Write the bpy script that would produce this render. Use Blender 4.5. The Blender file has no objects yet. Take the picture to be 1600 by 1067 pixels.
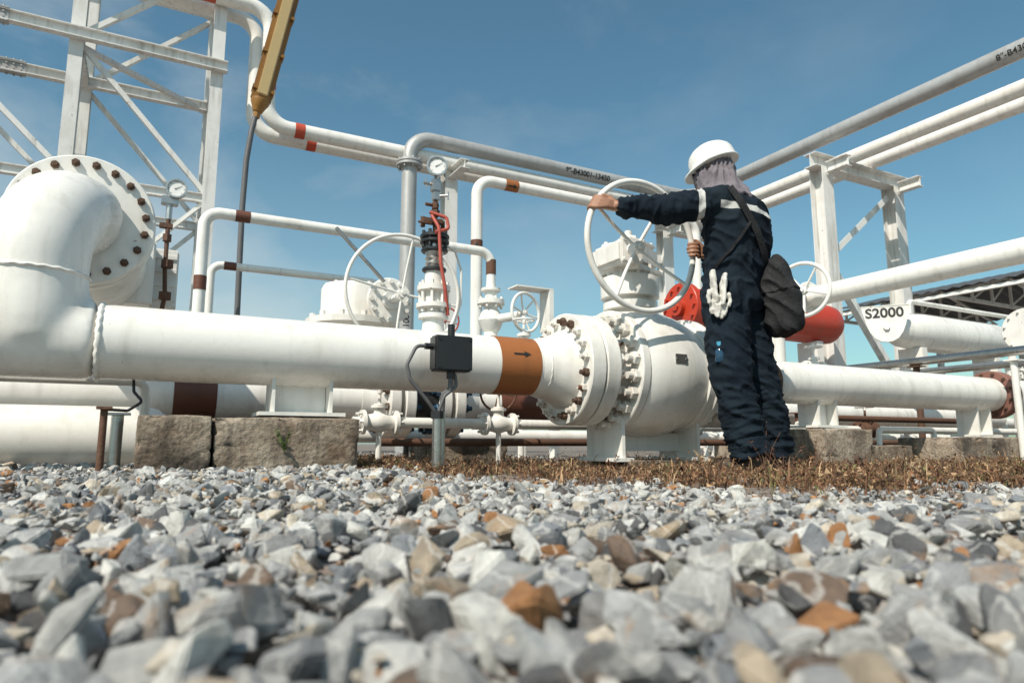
import bpy, bmesh, math, random
import numpy as np
from mathutils import Vector, Matrix, noise
from mathutils.bvhtree import BVHTree
random.seed(7); rng=np.random.default_rng(5)
V=Vector
SC=bpy.context.scene; COL=SC.collection
WL={}
# ------------------------------------------------------------------ materials
def newmat(name):
    m=bpy.data.materials.new(name); m.use_nodes=True
    return m, m.node_tree.nodes, m.node_tree.links, m.node_tree.nodes['Principled BSDF']
def N(nodes,t,**kw):
    n=nodes.new(t)
    for k,v in kw.items():
        if k in n.inputs: n.inputs[k].default_value=v
        else: setattr(n,k,v)
    return n
def ramp(nodes,links,src,a,b,ca=(0,0,0,1),cb=(1,1,1,1)):
    r=nodes.new('ShaderNodeValToRGB'); r.color_ramp.elements[0].position=a; r.color_ramp.elements[1].position=b
    r.color_ramp.elements[0].color=ca; r.color_ramp.elements[1].color=cb
    links.new(src,r.inputs[0]); return r.outputs[0]
def mix(nodes,links,f,a,b,mode='MIX'):
    m=nodes.new('ShaderNodeMix'); m.data_type='RGBA'; m.blend_type=mode
    for s,v in ((0,f),(6,a),(7,b)):
        if isinstance(v,(int,float)): m.inputs[s].default_value=v
        elif isinstance(v,tuple): m.inputs[s].default_value=(*v[:3],1)
        else: links.new(v,m.inputs[s])
    return m.outputs[2]
def paint(name,col,rough=.38,dirt=.35,rust=.0,dirtcol=(.33,.27,.2),metal=0,bump=.08,bs=45,sc=2.5,streak=.25):
    m,n,l,b=newmat(name)
    g=n.new('ShaderNodeNewGeometry').outputs['Position']
    n1=N(n,'ShaderNodeTexNoise',Scale=sc,Detail=9.0,Roughness=.65); l.new(g,n1.inputs[0])
    f=ramp(n,l,n1.outputs[0],.48,.76,(0,0,0,1),(dirt,dirt,dirt,1))
    c=mix(n,l,f,col,dirtcol)
    mp=N(n,'ShaderNodeMapping'); mp.inputs['Scale'].default_value=(14,14,1.2); l.new(g,mp.inputs[0])
    n2=N(n,'ShaderNodeTexNoise',Scale=1.0,Detail=6.0); l.new(mp.outputs[0],n2.inputs[0])
    f2=ramp(n,l,n2.outputs[0],.52,.75,(0,0,0,1),(streak,)*3+(1,))
    c=mix(n,l,f2,c,tuple(x*.62 for x in dirtcol))
    n3=N(n,'ShaderNodeTexNoise',Scale=16.0,Detail=8.0,Roughness=.7); l.new(g,n3.inputs[0])
    if rust>0:
        f3=ramp(n,l,n3.outputs[0],.72-rust*.2,.76-rust*.2)
        c=mix(n,l,f3,c,(.16,.065,.03))
    l.new(c,b.inputs['Base Color'])
    r=ramp(n,l,n3.outputs[0],.3,.7,(rough*.8,)*3+(1,),(min(1,rough*1.35),)*3+(1,)); l.new(r,b.inputs['Roughness'])
    b.inputs['Metallic'].default_value=metal
    n4=N(n,'ShaderNodeTexNoise',Scale=float(bs),Detail=5.0); l.new(g,n4.inputs[0])
    bp=N(n,'ShaderNodeBump',Strength=bump,Distance=.01); l.new(n4.outputs[0],bp.inputs['Height']); l.new(bp.outputs[0],b.inputs['Normal'])
    return m
M={}
M['white']=paint('white_paint',(.80,.78,.735),.36,.4,.28)
M['white_clean']=paint('white_pipe_paint',(.83,.81,.765),.27,.26,.14,bump=.06,bs=30,streak=.28)
M['steel_white']=paint('white_steelwork_paint',(.74,.735,.71),.45,.35,.34,streak=.5)
M['orange']=paint('orange_brown_band',(.34,.12,.035),.45,.4,.1,(.16,.07,.03))
M['brown']=paint('brown_band',(.13,.045,.025),.5,.3,.1,(.05,.03,.02))
M['redbrown']=paint('red_brown_flange',(.22,.10,.075),.55,.5,.3,(.09,.05,.04))
M['redband']=paint('red_band',(.5,.07,.03),.45,.2,.05,(.2,.06,.03))
M['red']=paint('red_vessel_paint',(.50,.045,.018),.38,.5,.15,(.28,.07,.04))
M['rust']=paint('rusty_steel',(.12,.058,.034),.75,.6,.3,(.05,.035,.03),bump=.4,bs=90)
M['rustbolt']=paint('rusty_bolt',(.11,.062,.04),.6,.6,.3,(.06,.045,.035),metal=.3,bump=.3,bs=120)
M['whitebolt']=paint('painted_bolt',(.72,.70,.65),.45,.6,.7,(.3,.2,.13),bump=.2,bs=120)
M['grey']=paint('galvanised_grey',(.43,.43,.425),.42,.5,.2,(.24,.22,.2),metal=.25)
M['greydark']=paint('dark_conduit_grey',(.12,.12,.125),.5,.3,.1,(.07,.06,.05))
M['black']=paint('black_enclosure',(.016,.017,.019),.38,.2,0,(.05,.05,.05))
M['ink']=paint('black_marking',(.014,.014,.014),.6,.1,0,(.05,.05,.05))
M['fadedink']=paint('faded_stencil_paint',(.022,.022,.024),.7,.5,.1,(.16,.155,.15),sc=30)
M['chrome']=paint('bare_metal',(.5,.49,.47),.28,.4,.1,(.2,.17,.13),metal=.85)
M['dial']=paint('gauge_dial_face',(.8,.8,.78),.3,.05,0)
M['yellow']=paint('bronze_lamp_paint',(.30,.145,.030),.42,.6,.3,(.12,.06,.025))
M['diffuser']=paint('lamp_diffuser',(.55,.40,.19),.2,.3,0)
M['blue']=paint('blue_bolt_coating',(.01,.05,.10),.4,.3,0,(.05,.05,.05))
M['tan']=paint('tan_pipe_paint',(.42,.30,.18),.5,.5,.3,(.25,.17,.1))
M['redhose']=paint('red_hose',(.42,.08,.055),.5,.2,0,(.25,.07,.05))
M['roof']=paint('dark_roof_sheet',(.075,.08,.085),.5,.4,.1,(.12,.1,.09))
M['skin']=paint('skin',(.34,.175,.11),.5,.15,0,(.22,.1,.07),bump=.1,bs=150,streak=0)
M['helmet']=paint('helmet_plastic',(.80,.79,.75),.22,.18,0,(.5,.45,.38),bump=.01,streak=.08)
M['scarf']=paint('grey_scarf_cloth',(.17,.15,.17),.9,.3,0,(.1,.085,.105),bump=.5,bs=60,sc=12)
M['bag']=paint('black_bag_fabric',(.008,.008,.010),.8,.3,0,(.02,.02,.02),bump=.5,bs=110)
M['glove']=paint('white_cotton_glove',(.70,.68,.63),.95,.5,0,(.4,.36,.3),bump=.8,bs=160,sc=20)
M['boot']=paint('brown_boot_leather',(.07,.045,.03),.6,.6,0,(.14,.1,.07),bump=.4,bs=70,sc=10)
M['bottle']=paint('blue_bottle',(.02,.06,.11),.15,.1,0)
M['cap']=paint('light_blue_cap',(.06,.30,.46),.3,.1,0)
M['green']=paint('weed_leaf',(.10,.15,.035),.6,.4,0,(.14,.14,.05))
def coverall_mat():
    m,n,l,b=newmat('navy_coverall_cloth')
    tc=n.new('ShaderNodeTexCoord').outputs['Object']; sep=n.new('ShaderNodeSeparateXYZ'); l.new(tc,sep.inputs[0])
    n1=N(n,'ShaderNodeTexNoise',Scale=7.0,Detail=6.0); l.new(tc,n1.inputs[0])
    c=mix(n,l,ramp(n,l,n1.outputs[0],.4,.75),(.004,.0095,.018),(.010,.020,.028))
    def ma(op,a,bb):
        g=N(n,'ShaderNodeMath',operation=op)
        for i,v in enumerate((a,bb)):
            if isinstance(v,(int,float)): g.inputs[i].default_value=v
            else: l.new(v,g.inputs[i])
        return g.outputs[0]
    def rng_(src,a,bb): return ma('MULTIPLY',ma('GREATER_THAN',src,a),ma('LESS_THAN',src,bb))
    x,z=sep.outputs[0],sep.outputs[2]
    zz=ma('ADD',z,ma('MULTIPLY',x,.10))
    f=ma('MULTIPLY',rng_(zz,1.335,1.372),ma('GREATER_THAN',x,-.17))
    f2=ma('MULTIPLY',rng_(x,-.285,-.25),ma('GREATER_THAN',z,1.2))
    f=ma('MAXIMUM',f,f2)
    c=mix(n,l,f,c,(.5,.5,.48))
    l.new(c,b.inputs['Base Color']); b.inputs['Roughness'].default_value=.9; b.inputs['Specular IOR Level'].default_value=.25
    n4=N(n,'ShaderNodeTexNoise',Scale=28.0,Detail=7.0); l.new(tc,n4.inputs[0])
    bp=N(n,'ShaderNodeBump',Strength=.6,Distance=.012); l.new(n4.outputs[0],bp.inputs['Height']); l.new(bp.outputs[0],b.inputs['Normal'])
    return m
M['cloth']=coverall_mat()
def concrete():
    m,n,l,b=newmat('weathered_concrete')
    g=n.new('ShaderNodeNewGeometry').outputs['Position']
    a=N(n,'ShaderNodeTexNoise',Scale=5.0,Detail=12.0,Roughness=.74); l.new(g,a.inputs[0])
    c=mix(n,l,ramp(n,l,a.outputs[0],.38,.62),(.20,.14,.095),(.50,.42,.33))
    a2=N(n,'ShaderNodeTexNoise',Scale=2.6,Detail=10.0,Roughness=.66); l.new(g,a2.inputs[0])
    c=mix(n,l,ramp(n,l,a2.outputs[0],.48,.60,(0,0,0,1),(.88,.88,.88,1)),c,(.055,.044,.036))
    mp=N(n,'ShaderNodeMapping'); mp.inputs['Scale'].default_value=(22,22,2.5); l.new(g,mp.inputs[0])
    a4=N(n,'ShaderNodeTexNoise',Scale=1.0,Detail=8.0); l.new(mp.outputs[0],a4.inputs[0])
    c=mix(n,l,ramp(n,l,a4.outputs[0],.52,.7,(0,0,0,1),(.6,.6,.6,1)),c,(.07,.055,.045))
    a3=N(n,'ShaderNodeTexNoise',Scale=60.0,Detail=8.0); l.new(g,a3.inputs[0])
    c=mix(n,l,ramp(n,l,a3.outputs[0],.3,.7,(.6,.6,.6,1),(1.0,1.0,1.0,1)),(0,0,0),c)
    l.new(c,b.inputs['Base Color']); b.inputs['Roughness'].default_value=.95
    bp=N(n,'ShaderNodeBump',Strength=.6,Distance=.015); l.new(a3.outputs[0],bp.inputs['Height'])
    bp2=N(n,'ShaderNodeBump',Strength=.4,Distance=.03); l.new(a.outputs[0],bp2.inputs['Height']); l.new(bp.outputs[0],bp2.inputs['Normal'])
    l.new(bp2.outputs[0],b.inputs['Normal']); return m
M['concrete']=concrete()
def ground_mat():
    m,n,l,b=newmat('dry_soil_and_gravel')
    g=n.new('ShaderNodeNewGeometry').outputs['Position']
    a=N(n,'ShaderNodeTexNoise',Scale=1.3,Detail=10.0); l.new(g,a.inputs[0])
    v=N(n,'ShaderNodeTexVoronoi',Scale=34.0); l.new(g,v.inputs[0])
    c=mix(n,l,ramp(n,l,a.outputs[0],.4,.65),(.09,.055,.033),(.20,.135,.085))
    hs=N(n,'ShaderNodeHueSaturation',Saturation=.15,Value=.5); l.new(v.outputs['Color'],hs.inputs['Color'])
    c=mix(n,l,.3,c,hs.outputs[0])
    l.new(c,b.inputs['Base Color']); b.inputs['Roughness'].default_value=1
    bp=N(n,'ShaderNodeBump',Strength=.8,Distance=.02); l.new(v.outputs['Distance'],bp.inputs['Height']); l.new(bp.outputs[0],b.inputs['Normal'])
    return m
M['ground']=ground_mat()
def stone_mat():
    m,n,l,b=newmat('crushed_stone')
    g=n.new('ShaderNodeNewGeometry').outputs['Position']
    at=N(n,'ShaderNodeAttribute',attribute_name='stone_color')
    a=N(n,'ShaderNodeTexNoise',Scale=38.0,Detail=8.0,Roughness=.65); l.new(g,a.inputs[0])
    c=mix(n,l,1.0,at.outputs['Color'],ramp(n,l,a.outputs[0],.3,.68,(.56,.56,.56,1),(1.0,1.0,.99,1)),'MULTIPLY')
    a2=N(n,'ShaderNodeTexNoise',Scale=13.0,Detail=7.0,Distortion=1.0); l.new(g,a2.inputs[0])
    c=mix(n,l,ramp(n,l,a2.outputs[0],.60,.70,(0,0,0,1),(.6,.6,.6,1)),c,(.40,.23,.11))
    a5=N(n,'ShaderNodeTexNoise',Scale=9.0,Detail=5.0); l.new(g,a5.inputs[0])
    c=mix(n,l,ramp(n,l,a5.outputs[0],.57,.76,(0,0,0,1),(.5,.5,.5,1)),c,(.16,.135,.115))
    w=N(n,'ShaderNodeTexWave',Scale=7.0,Distortion=16.0,Detail=5.0); l.new(g,w.inputs[0])
    c=mix(n,l,ramp(n,l,w.outputs['Fac'],.93,.99,(0,0,0,1),(.4,.4,.4,1)),c,(.74,.72,.68))
    l.new(c,b.inputs['Base Color']); b.inputs['Roughness'].default_value=.72
    a3=N(n,'ShaderNodeTexNoise',Scale=140.0,Detail=8.0,Roughness=.7); l.new(g,a3.inputs[0])
    bp=N(n,'ShaderNodeBump',Strength=.6,Distance=.005); l.new(a3.outputs[0],bp.inputs['Height'])
    bp2=N(n,'ShaderNodeBump',Strength=.7,Distance=.018); l.new(a.outputs[0],bp2.inputs['Height']); l.new(bp.outputs[0],bp2.inputs['Normal'])
    l.new(bp2.outputs[0],b.inputs['Normal']); return m
M['stone']=stone_mat()
def grass_mat():
    m,n,l,b=newmat('dry_weeds')
    at=N(n,'ShaderNodeAttribute',attribute_name='stone_color')
    l.new(at.outputs['Color'],b.inputs['Base Color']); b.inputs['Roughness'].default_value=.9
    return m
M['drygrass']=grass_mat()
# ------------------------------------------------------------------ geometry helpers
def BM(): return bmesh.new()
def finish(bm,name,parent=None,mat='white',smooth=True,origin=None,label=None,category=None,group=None,kind=None,ang=.6):
    bmesh.ops.recalc_face_normals(bm,faces=bm.faces)
    if origin is None:
        xs=[v.co for v in bm.verts]
        lo=V((min(c.x for c in xs),min(c.y for c in xs),min(c.z for c in xs))); hi=V((max(c.x for c in xs),max(c.y for c in xs),max(c.z for c in xs)))
        origin=(lo+hi)/2
        if parent is None: origin.z=lo.z
    origin=V(origin)
    bm.transform(Matrix.Translation(-origin))
    if smooth:
        for f in bm.faces: f.smooth=True
        for e in bm.edges:
            if len(e.link_faces)==2 and e.calc_face_angle(0)>ang: e.smooth=False
    me=bpy.data.meshes.new(name); bm.to_mesh(me); bm.free()
    me.materials.append(M[mat] if isinstance(mat,str) else mat)
    ob=bpy.data.objects.new(name,me); COL.objects.link(ob)
    place(ob,parent,origin)
    if label: ob['label']=label
    if category: ob['category']=category
    if group: ob['group']=group
    if kind: ob['kind']=kind
    return ob
def place(ob,parent,world):
    WL[ob.name]=V(world)
    if parent is not None:
        ob.parent=parent; ob.location=V(world)-WL[parent.name]
    else: ob.location=world
def thing(name,label,category,loc,group=None):
    e=bpy.data.objects.new(name,None); COL.objects.link(e); e.empty_display_size=.1
    place(e,None,V(loc)); e['label']=label; e['category']=category
    if group: e['group']=group
    return e
def frame(ax):
    ax=V(ax).normalized(); h=V((0,0,1)) if abs(ax.z)<.9 else V((1,0,0))
    a=ax.cross(h).normalized(); return ax,a,ax.cross(a).normalized()
def ring(bm,c,a,b,ra,rb,seg,ph=0): return [bm.verts.new(c+a*ra*math.cos(2*math.pi*i/seg+ph)+b*rb*math.sin(2*math.pi*i/seg+ph)) for i in range(seg)]
def bridge(bm,r1,r2):
    n=len(r1)
    for i in range(n): bm.faces.new((r1[i],r1[(i+1)%n],r2[(i+1)%n],r2[i]))
def lathe(bm,o,ax,prof,seg=32,ph=0,cap=True):
    o=V(o); ax,a,b=frame(ax); prev=None; first=None
    for t,r in prof:
        k=ring(bm,o+ax*t,a,b,max(r,1e-4),max(r,1e-4),seg,ph)
        if prev: bridge(bm,prev,k)
        else: first=k
        prev=k
    if cap: bm.faces.new(first[::-1]); bm.faces.new(prev)
def cyl(bm,p0,p1,r0,r1=None,seg=24,cap=True,ph=0):
    p0=V(p0);p1=V(p1); d=p1-p0; lathe(bm,p0,d,[(0,r0),(d.length,r0 if r1 is None else r1)],seg,ph,cap)
def disc(bm,o,ax,r,th,seg=40,ch=.006):
    lathe(bm,o,ax,[(0,r-ch),(ch,r),(th-ch,r),(th,r-ch)],seg)
def tube(bm,pts,r,seg=16,cap=True):
    pts=[V(p) for p in pts]; n=len(pts); rr=[r]*n if isinstance(r,(int,float)) else r
    T=[]
    for i in range(n):
        t=(pts[min(i+1,n-1)]-pts[max(i-1,0)]).normalized(); T.append(t)
    _,a,_b=frame(T[0]); prev=None; first=None
    for i in range(n):
        a=(a-T[i]*a.dot(T[i])).normalized(); b=T[i].cross(a)
        ra=rr[i]
        if isinstance(ra,tuple): k=ring(bm,pts[i],a,b,ra[0],ra[1],seg)
        else: k=ring(bm,pts[i],a,b,ra,ra,seg)
        if prev: bridge(bm,prev,k)
        else: first=k
        prev=k
    if cap: bm.faces.new(first[::-1]); bm.faces.new(prev)
def rpath(pts,R,n=10):
    pts=[V(p) for p in pts]; out=[pts[0]]
    for i in range(1,len(pts)-1):
        p=pts[i]; u=(pts[i-1]-p).normalized(); w=(pts[i+1]-p).normalized()
        ang=u.angle(w); d=R/math.tan(ang/2); a=p+u*d; bq=p+w*d
        c=p+(u+w).normalized()*(R/math.sin(ang/2)); va=a-c; vb=bq-c; th=va.angle(vb)
        for k in range(n+1):
            s=k/n; out.append(c+(va*math.sin((1-s)*th)+vb*math.sin(s*th))/math.sin(th))
    out.append(pts[-1]); return out
def box(bm,c,s,ax=None,bev=0):
    mt=Matrix.Translation(V(c))@((ax.to_4x4()) if ax else Matrix())@Matrix.Diagonal((s[0],s[1],s[2],1))
    g=bmesh.ops.create_cube(bm,size=1,matrix=mt)
    if bev>0:
        es=list({e for v in g['verts'] for e in v.link_edges}); bmesh.ops.bevel(bm,geom=es,offset=bev,segments=2,affect='EDGES')
def beamframe(p0,p1,up=(0,0,1)):
    d=(V(p1)-V(p0)); L=d.length; x=d.normalized(); u=V(up)
    if abs(x.dot(u))>.95: u=V((0,1,0))
    y=u.cross(x).normalized(); z=x.cross(y)
    return Matrix((x,y,z)).transposed(),L,(V(p0)+V(p1))/2
def hbeam(bm,p0,p1,h=.2,w=.2,t=.012,up=(0,0,1)):
    m,L,c=beamframe(p0,p1,up); z=m.col[2]; z=V(z)
    box(bm,c+z*(h/2-t/2),(L,w,t),m); box(bm,c-z*(h/2-t/2),(L,w,t),m); box(bm,c,(L,t*.8,h-2*t),m)
def angle(bm,p0,p1,w=.08,t=.01,up=(0,0,1)):
    m,L,c=beamframe(p0,p1,up); y=V(m.col[1]); z=V(m.col[2])
    box(bm,c,(L,t,w),m); box(bm,c+y*(w/2+t/2)-z*(w/2-t/2),(L,w,t),m)
def torus(bm,c,ax,R,r,seg=64,s2=12):
    c=V(c); ax,a,b=frame(ax); rings=[]
    for i in range(seg):
        t=2*math.pi*i/seg; d=a*math.cos(t)+b*math.sin(t); rings.append(ring(bm,c+d*R,d,ax,r,r,s2))
    for i in range(seg): bridge(bm,rings[i],rings[(i+1)%seg])
def voxel(bm,size,it=6,fac=.5):
    me=bpy.data.meshes.new('t'); bm.to_mesh(me); bm.free(); ob=bpy.data.objects.new('t',me); COL.objects.link(ob)
    m=ob.modifiers.new('r','REMESH'); m.mode='VOXEL'; m.voxel_size=size
    if it: s=ob.modifiers.new('s','SMOOTH'); s.iterations=it; s.factor=fac
    dg=bpy.context.evaluated_depsgraph_get(); dg.update(); me2=bpy.data.meshes.new_from_object(ob.evaluated_get(dg))
    b2=bmesh.new(); b2.from_mesh(me2); bpy.data.objects.remove(ob); bpy.data.meshes.remove(me); bpy.data.meshes.remove(me2); return b2
NUTM={}
def nutmesh(R,back,mat):
    k=(R,back,mat)
    if k in NUTM: return NUTM[k]
    bm=BM(); lathe(bm,(0,0,0),(0,0,1),[(0,R),(R*.85,R),(R*1.0,R*.86)],6); cyl(bm,(0,0,-back),(0,0,R*1.9),R*.54,seg=10)
    for f in bm.faces: f.smooth=False
    me=bpy.data.meshes.new('bolt'); bm.to_mesh(me); bm.free(); me.materials.append(M[mat]); NUTM[k]=me; return me
def flange(parent,c,ax,r,th,n,bc,nutR,mat='white',bmat='rustbolt',side=1,back=.03,neck=None,ph=0,name='flange',bolts=True):
    """disc starts at c and extends th along ax ; nuts on the side (+1 far face, -1 near face)"""
    c=V(c); ax,a,b=frame(ax); bm=BM(); disc(bm,c,ax,r,th,56)
    if neck: lathe(bm,c,ax,neck,48)
    f=finish(bm,name,parent,mat)
    if bolts:
        mats=bmat if isinstance(bmat,(list,tuple)) else [bmat]
        d=ax*side; base=c+(ax*th if side>0 else V((0,0,0)))
        for i in range(n):
            me=nutmesh(nutR,back,random.choice(mats))
            t=2*math.pi*(i+.5)/n+ph; p=base+(a*math.cos(t)+b*math.sin(t))*bc
            o=bpy.data.objects.new('bolt',me); COL.objects.link(o); o.rotation_mode='QUATERNION'
            o.rotation_quaternion=d.to_track_quat('Z','Y')@Matrix.Rotation(random.random()*6,3,'Z').to_quaternion()
            place(o,f,p)
    return f
def handwheel(parent,c,ax,R,r,ns=4,dish=.05,ph=.3,hub=.03,mat='white',name='hand_wheel'):
    c=V(c); ax,a,b=frame(ax); bm=BM(); torus(bm,c,ax,R,r)
    cyl(bm,c+ax*(dish-.03),c+ax*(dish+.04),hub,seg=16); cyl(bm,c+ax*(dish-.05),c+ax*(dish-.025),hub*.5,seg=6)
    w=finish(bm,name,parent,mat)
    for i in range(ns):
        t=2*math.pi*i/ns+ph; d=a*math.cos(t)+b*math.sin(t); s=BM()
        tube(s,[c+ax*dish+d*hub*.5,c+ax*dish*.7+d*R*.5,c+d*(R-.0)],r*.6,10); finish(s,'spoke',w,mat)
    return w
def band(parent,p0,p1,r,mat,name='colour_band'):
    bm=BM(); cyl(bm,p0,p1,r+.0025,seg=48,cap=False); return finish(bm,name,parent,mat,origin=(V(p0)+V(p1))/2)
def wrap(bm,o,s,front,up,r):
    for v in bm.verts:
        x,y=v.co.x,v.co.y; th=y/r
        v.co=V(o)+V(s)*x+(V(front)*math.cos(th)+V(up)*math.sin(th))*(r+.004)
def textbm(txt,size,bold=.0):
    cu=bpy.data.curves.new('t','FONT'); cu.body=txt; cu.size=size; cu.align_x='LEFT'; cu.align_y='CENTER'; cu.offset=bold
    ob=bpy.data.objects.new('t',cu); COL.objects.link(ob); dg=bpy.context.evaluated_depsgraph_get(); dg.update()
    me=bpy.data.meshes.new_from_object(ob.evaluated_get(dg)); bm=bmesh.new(); bm.from_mesh(me); bpy.data.objects.remove(ob)
    bmesh.ops.triangulate(bm,faces=bm.faces); bmesh.ops.subdivide_edges(bm,edges=[e for e in bm.edges if e.calc_length()>size*.25],cuts=2)
    bmesh.ops.triangulate(bm,faces=bm.faces); return bm
def lettering(parent,txt,size,o,s,front,up,r,bold=0.0):
    bm=textbm(txt,size,bold); wrap(bm,o,s,front,up,r); return finish(bm,'lettering',parent,'ink',smooth=False)
def arrow(parent,o,s,front,up,r,L,W,mat='ink'):
    bm=BM()
    def quad(x0,x1,f0,f1):
        for k in range(4):
            a0=-1+k*.5;a1=a0+.5
            bm.faces.new([bm.verts.new((x0,a0*f0,0)),bm.verts.new((x1,a0*f1,0)),bm.verts.new((x1,a1*f1,0)),bm.verts.new((x0,a1*f0,0))])
    quad(-L/2,L*.12,W*.14,W*.14); quad(L*.12,L/2,W/2,W*.01)
    wrap(bm,o,s,front,up,r); bmesh.ops.remove_doubles(bm,verts=bm.verts,dist=1e-5); return finish(bm,'flow_arrow',parent,mat,smooth=False)
X=V((1,0,0)); Y=V((0,1,0)); Z=V((0,0,1))
def pipe(name,pts,r,R,mat,label,category='pipe',group=None,seg=28):
    bm=BM(); tube(bm,rpath(pts,R) if len(pts)>2 else pts,r,seg); return finish(bm,name,None,mat,label=label,category=category,group=group)
# ------------------------------------------------------------------ GROUND
CX,SX=.46947,.88295
def C(r,d,z=0): return V((CX*d+SX*r,SX*d-CX*r,z))
def RD(x,y): return (SX*x-CX*y, CX*x+SX*y)
def cl01(t): return min(1,max(0,t))
def edge(r,d):
    lim=3.15-.45*cl01((r+1.4)/1.4)-.60*cl01((r+.3)/1.0)+.13*math.sin(r*5)+.09*math.sin(r*13+1)
    return 1 if d<lim-.2 else max(0.02,1-(d-lim+.2)/.5)
def lift(r,d): return .040*cl01((-r+.05)/.7)*cl01((d-1.1)/1.2)
def gz(x,y):
    r,d=RD(x,y); e=edge(r,d)
    if d<-.5: e=1
    return -.035*e+lift(r,d)+(noise.noise(V((x*3,y*3,0)))*.012+noise.noise(V((x*9,y*9,2)))*.005)*(1-e*.7)
bm=BM(); xs=[-300,-100,-40,-18,-9]+[-5+.09*i for i in range(150)]+[12,20,45,110,300]; ys=[-300,-90,-30,-12,-6]+[-3.5+.09*i for i in range(112)]+[9,14,30,90,300]
gr=[[bm.verts.new((x,y,gz(x,y) if (-5<=x<=8.5 and -3.5<=y<=6.6) else -.002)) for y in ys] for x in xs]
for i in range(len(xs)-1):
    for j in range(len(ys)-1): bm.faces.new((gr[i][j],gr[i+1][j],gr[i+1][j+1],gr[i][j+1]))
finish(bm,'ground',None,'ground',origin=(0,0,0),label='dry brown soil yard with scattered gravel',category='ground',kind='structure',ang=9)
def protos(k,hi):
    out=[]
    for _ in range(k):
        bm=BM(); sy=rng.uniform(.62,.95); sz=rng.uniform(.34,.62); ex=rng.uniform(1.0,2.2)
        for i in range(rng.integers(10,16) if hi else 10):
            p=rng.normal(size=3); p/= (np.abs(p)**(2*ex)).sum()**(1/(2*ex)); p*=rng.uniform(.84,1.04); bm.verts.new(V((p[0],p[1]*sy,p[2]*sz))*.92)
        r=bmesh.ops.convex_hull(bm,input=bm.verts)
        bmesh.ops.delete(bm,geom=[e for e in r['geom_interior'] if isinstance(e,bmesh.types.BMVert)],context='VERTS')
        bmesh.ops.dissolve_limit(bm,angle_limit=.26,verts=bm.verts,edges=bm.edges)
        if hi: bmesh.ops.bevel(bm,geom=list(bm.edges),offset=.045,segments=2,affect='EDGES')
        bmesh.ops.triangulate(bm,faces=bm.faces); bm.verts.index_update()
        out.append((np.array([v.co[:] for v in bm.verts]),np.array([[v.index for v in f.verts] for f in bm.faces]))); bm.free()
    return out
PAL=np.array([(.36,.36,.365),(.49,.49,.485),(.64,.63,.605),(.78,.765,.72),(.13,.13,.134),(.54,.44,.33),(.46,.22,.09),(.21,.145,.105),(.70,.62,.51),(.29,.305,.33)])
PW=np.array([.18,.20,.18,.14,.08,.05,.03,.035,.05,.075]); PW/=PW.sum()
def stones(pos,size,pr):
    vs=[];fs=[];cs=[];off=0
    for p,s in zip(pos,size):
        v,f=pr[rng.integers(len(pr))]
        e=rng.normal(size=4)*np.array([1,.3,.3,1]); e/=np.linalg.norm(e); w,x,y,z=e
        R=np.array([[1-2*(y*y+z*z),2*(x*y-z*w),2*(x*z+y*w)],[2*(x*y+z*w),1-2*(x*x+z*z),2*(y*z-x*w)],[2*(x*z-y*w),2*(y*z+x*w),1-2*(x*x+y*y)]])
        vs.append((v*s)@R.T+p); fs.append(f+off); off+=len(v)
        c=PAL[rng.choice(len(PAL),p=PW)]*rng.uniform(.78,1.12); cs.append(np.tile(np.append(np.minimum(c,.82),1),(len(v),1)))
    return vs,fs,cs,off
def meshobj(name,vs,fs,cs,mat,label,cat):
    v=np.concatenate(vs); f=np.concatenate(fs); c=np.concatenate(cs)
    me=bpy.data.meshes.new(name); me.vertices.add(len(v)); me.vertices.foreach_set('co',v.astype(np.float32).ravel())
    me.loops.add(f.size); me.loops.foreach_set('vertex_index',f.astype(np.int32).ravel())
    me.polygons.add(len(f)); me.polygons.foreach_set('loop_start',np.arange(0,f.size,3,dtype=np.int32))
    me.update(calc_edges=True); me.validate(); me.polygons.foreach_set('use_smooth',np.zeros(len(me.polygons),dtype=bool)); me.update()
    a=me.attributes.new('stone_color','FLOAT_COLOR','POINT'); a.data.foreach_set('color',c.astype(np.float32).ravel())
    me.materials.append(M[mat]); ob=bpy.data.objects.new(name,me); COL.objects.link(ob)
    ob['label']=label; ob['category']=cat; ob['kind']='stuff'; return ob
hi=protos(34,True); lo=protos(28,False)
def scatter(n,d0,d1,s0,s1,z0,z1,edge=None,pw=1.6,dmin=.22):
    P=[];S_=[]
    while len(P)<n:
        d=math.sqrt(rng.uniform(max(d0,0)**2,d1**2)) if d0>=.6 else rng.uniform(d0,d1); r=rng.uniform(-(.95*d+.7),(.95*d+.7))
        if edge is not None:
            e=edge(r,d)
            if rng.uniform()>e: continue
        if math.hypot(r,d)<dmin: continue
        s=s0+(s1-s0)*rng.uniform()**pw; w=C(r,d)
        P.append((w.x,w.y,rng.uniform(z0,z1)+s*.28-.03+lift(r,d))); S_.append(s)
    return P,S_
vs=[];fs=[];cs=[];off=0
def addst(P,S_,pr):
    global off
    a,b,c,o=stones(P,S_,pr); vs.extend(a); fs.extend([x+off for x in b]); cs.extend(c); off+=o
addst(*scatter(1300,.32,1.3,.025,.052,.0,.018,pw=1.4,dmin=.33),hi)
addst(*scatter(1500,.24,1.3,.012,.026,.0,.030),hi)
addst(*scatter(2200,.22,1.3,.005,.013,.0,.034),lo)
addst(*scatter(4300,1.25,3.5,.018,.040,.0,.022,edge,pw=2),hi)
addst(*scatter(7500,1.2,3.7,.010,.02,.0,.028,edge),lo)
addst(*scatter(4500,1.2,4.2,.005,.012,.0,.034,edge),lo)
addst(*scatter(1700,2.2,8,.007,.026,.026,.033),lo)
meshobj('gravel',vs,fs,cs,'stone','loose grey and rust stained crushed stone gravel','gravel')
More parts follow.
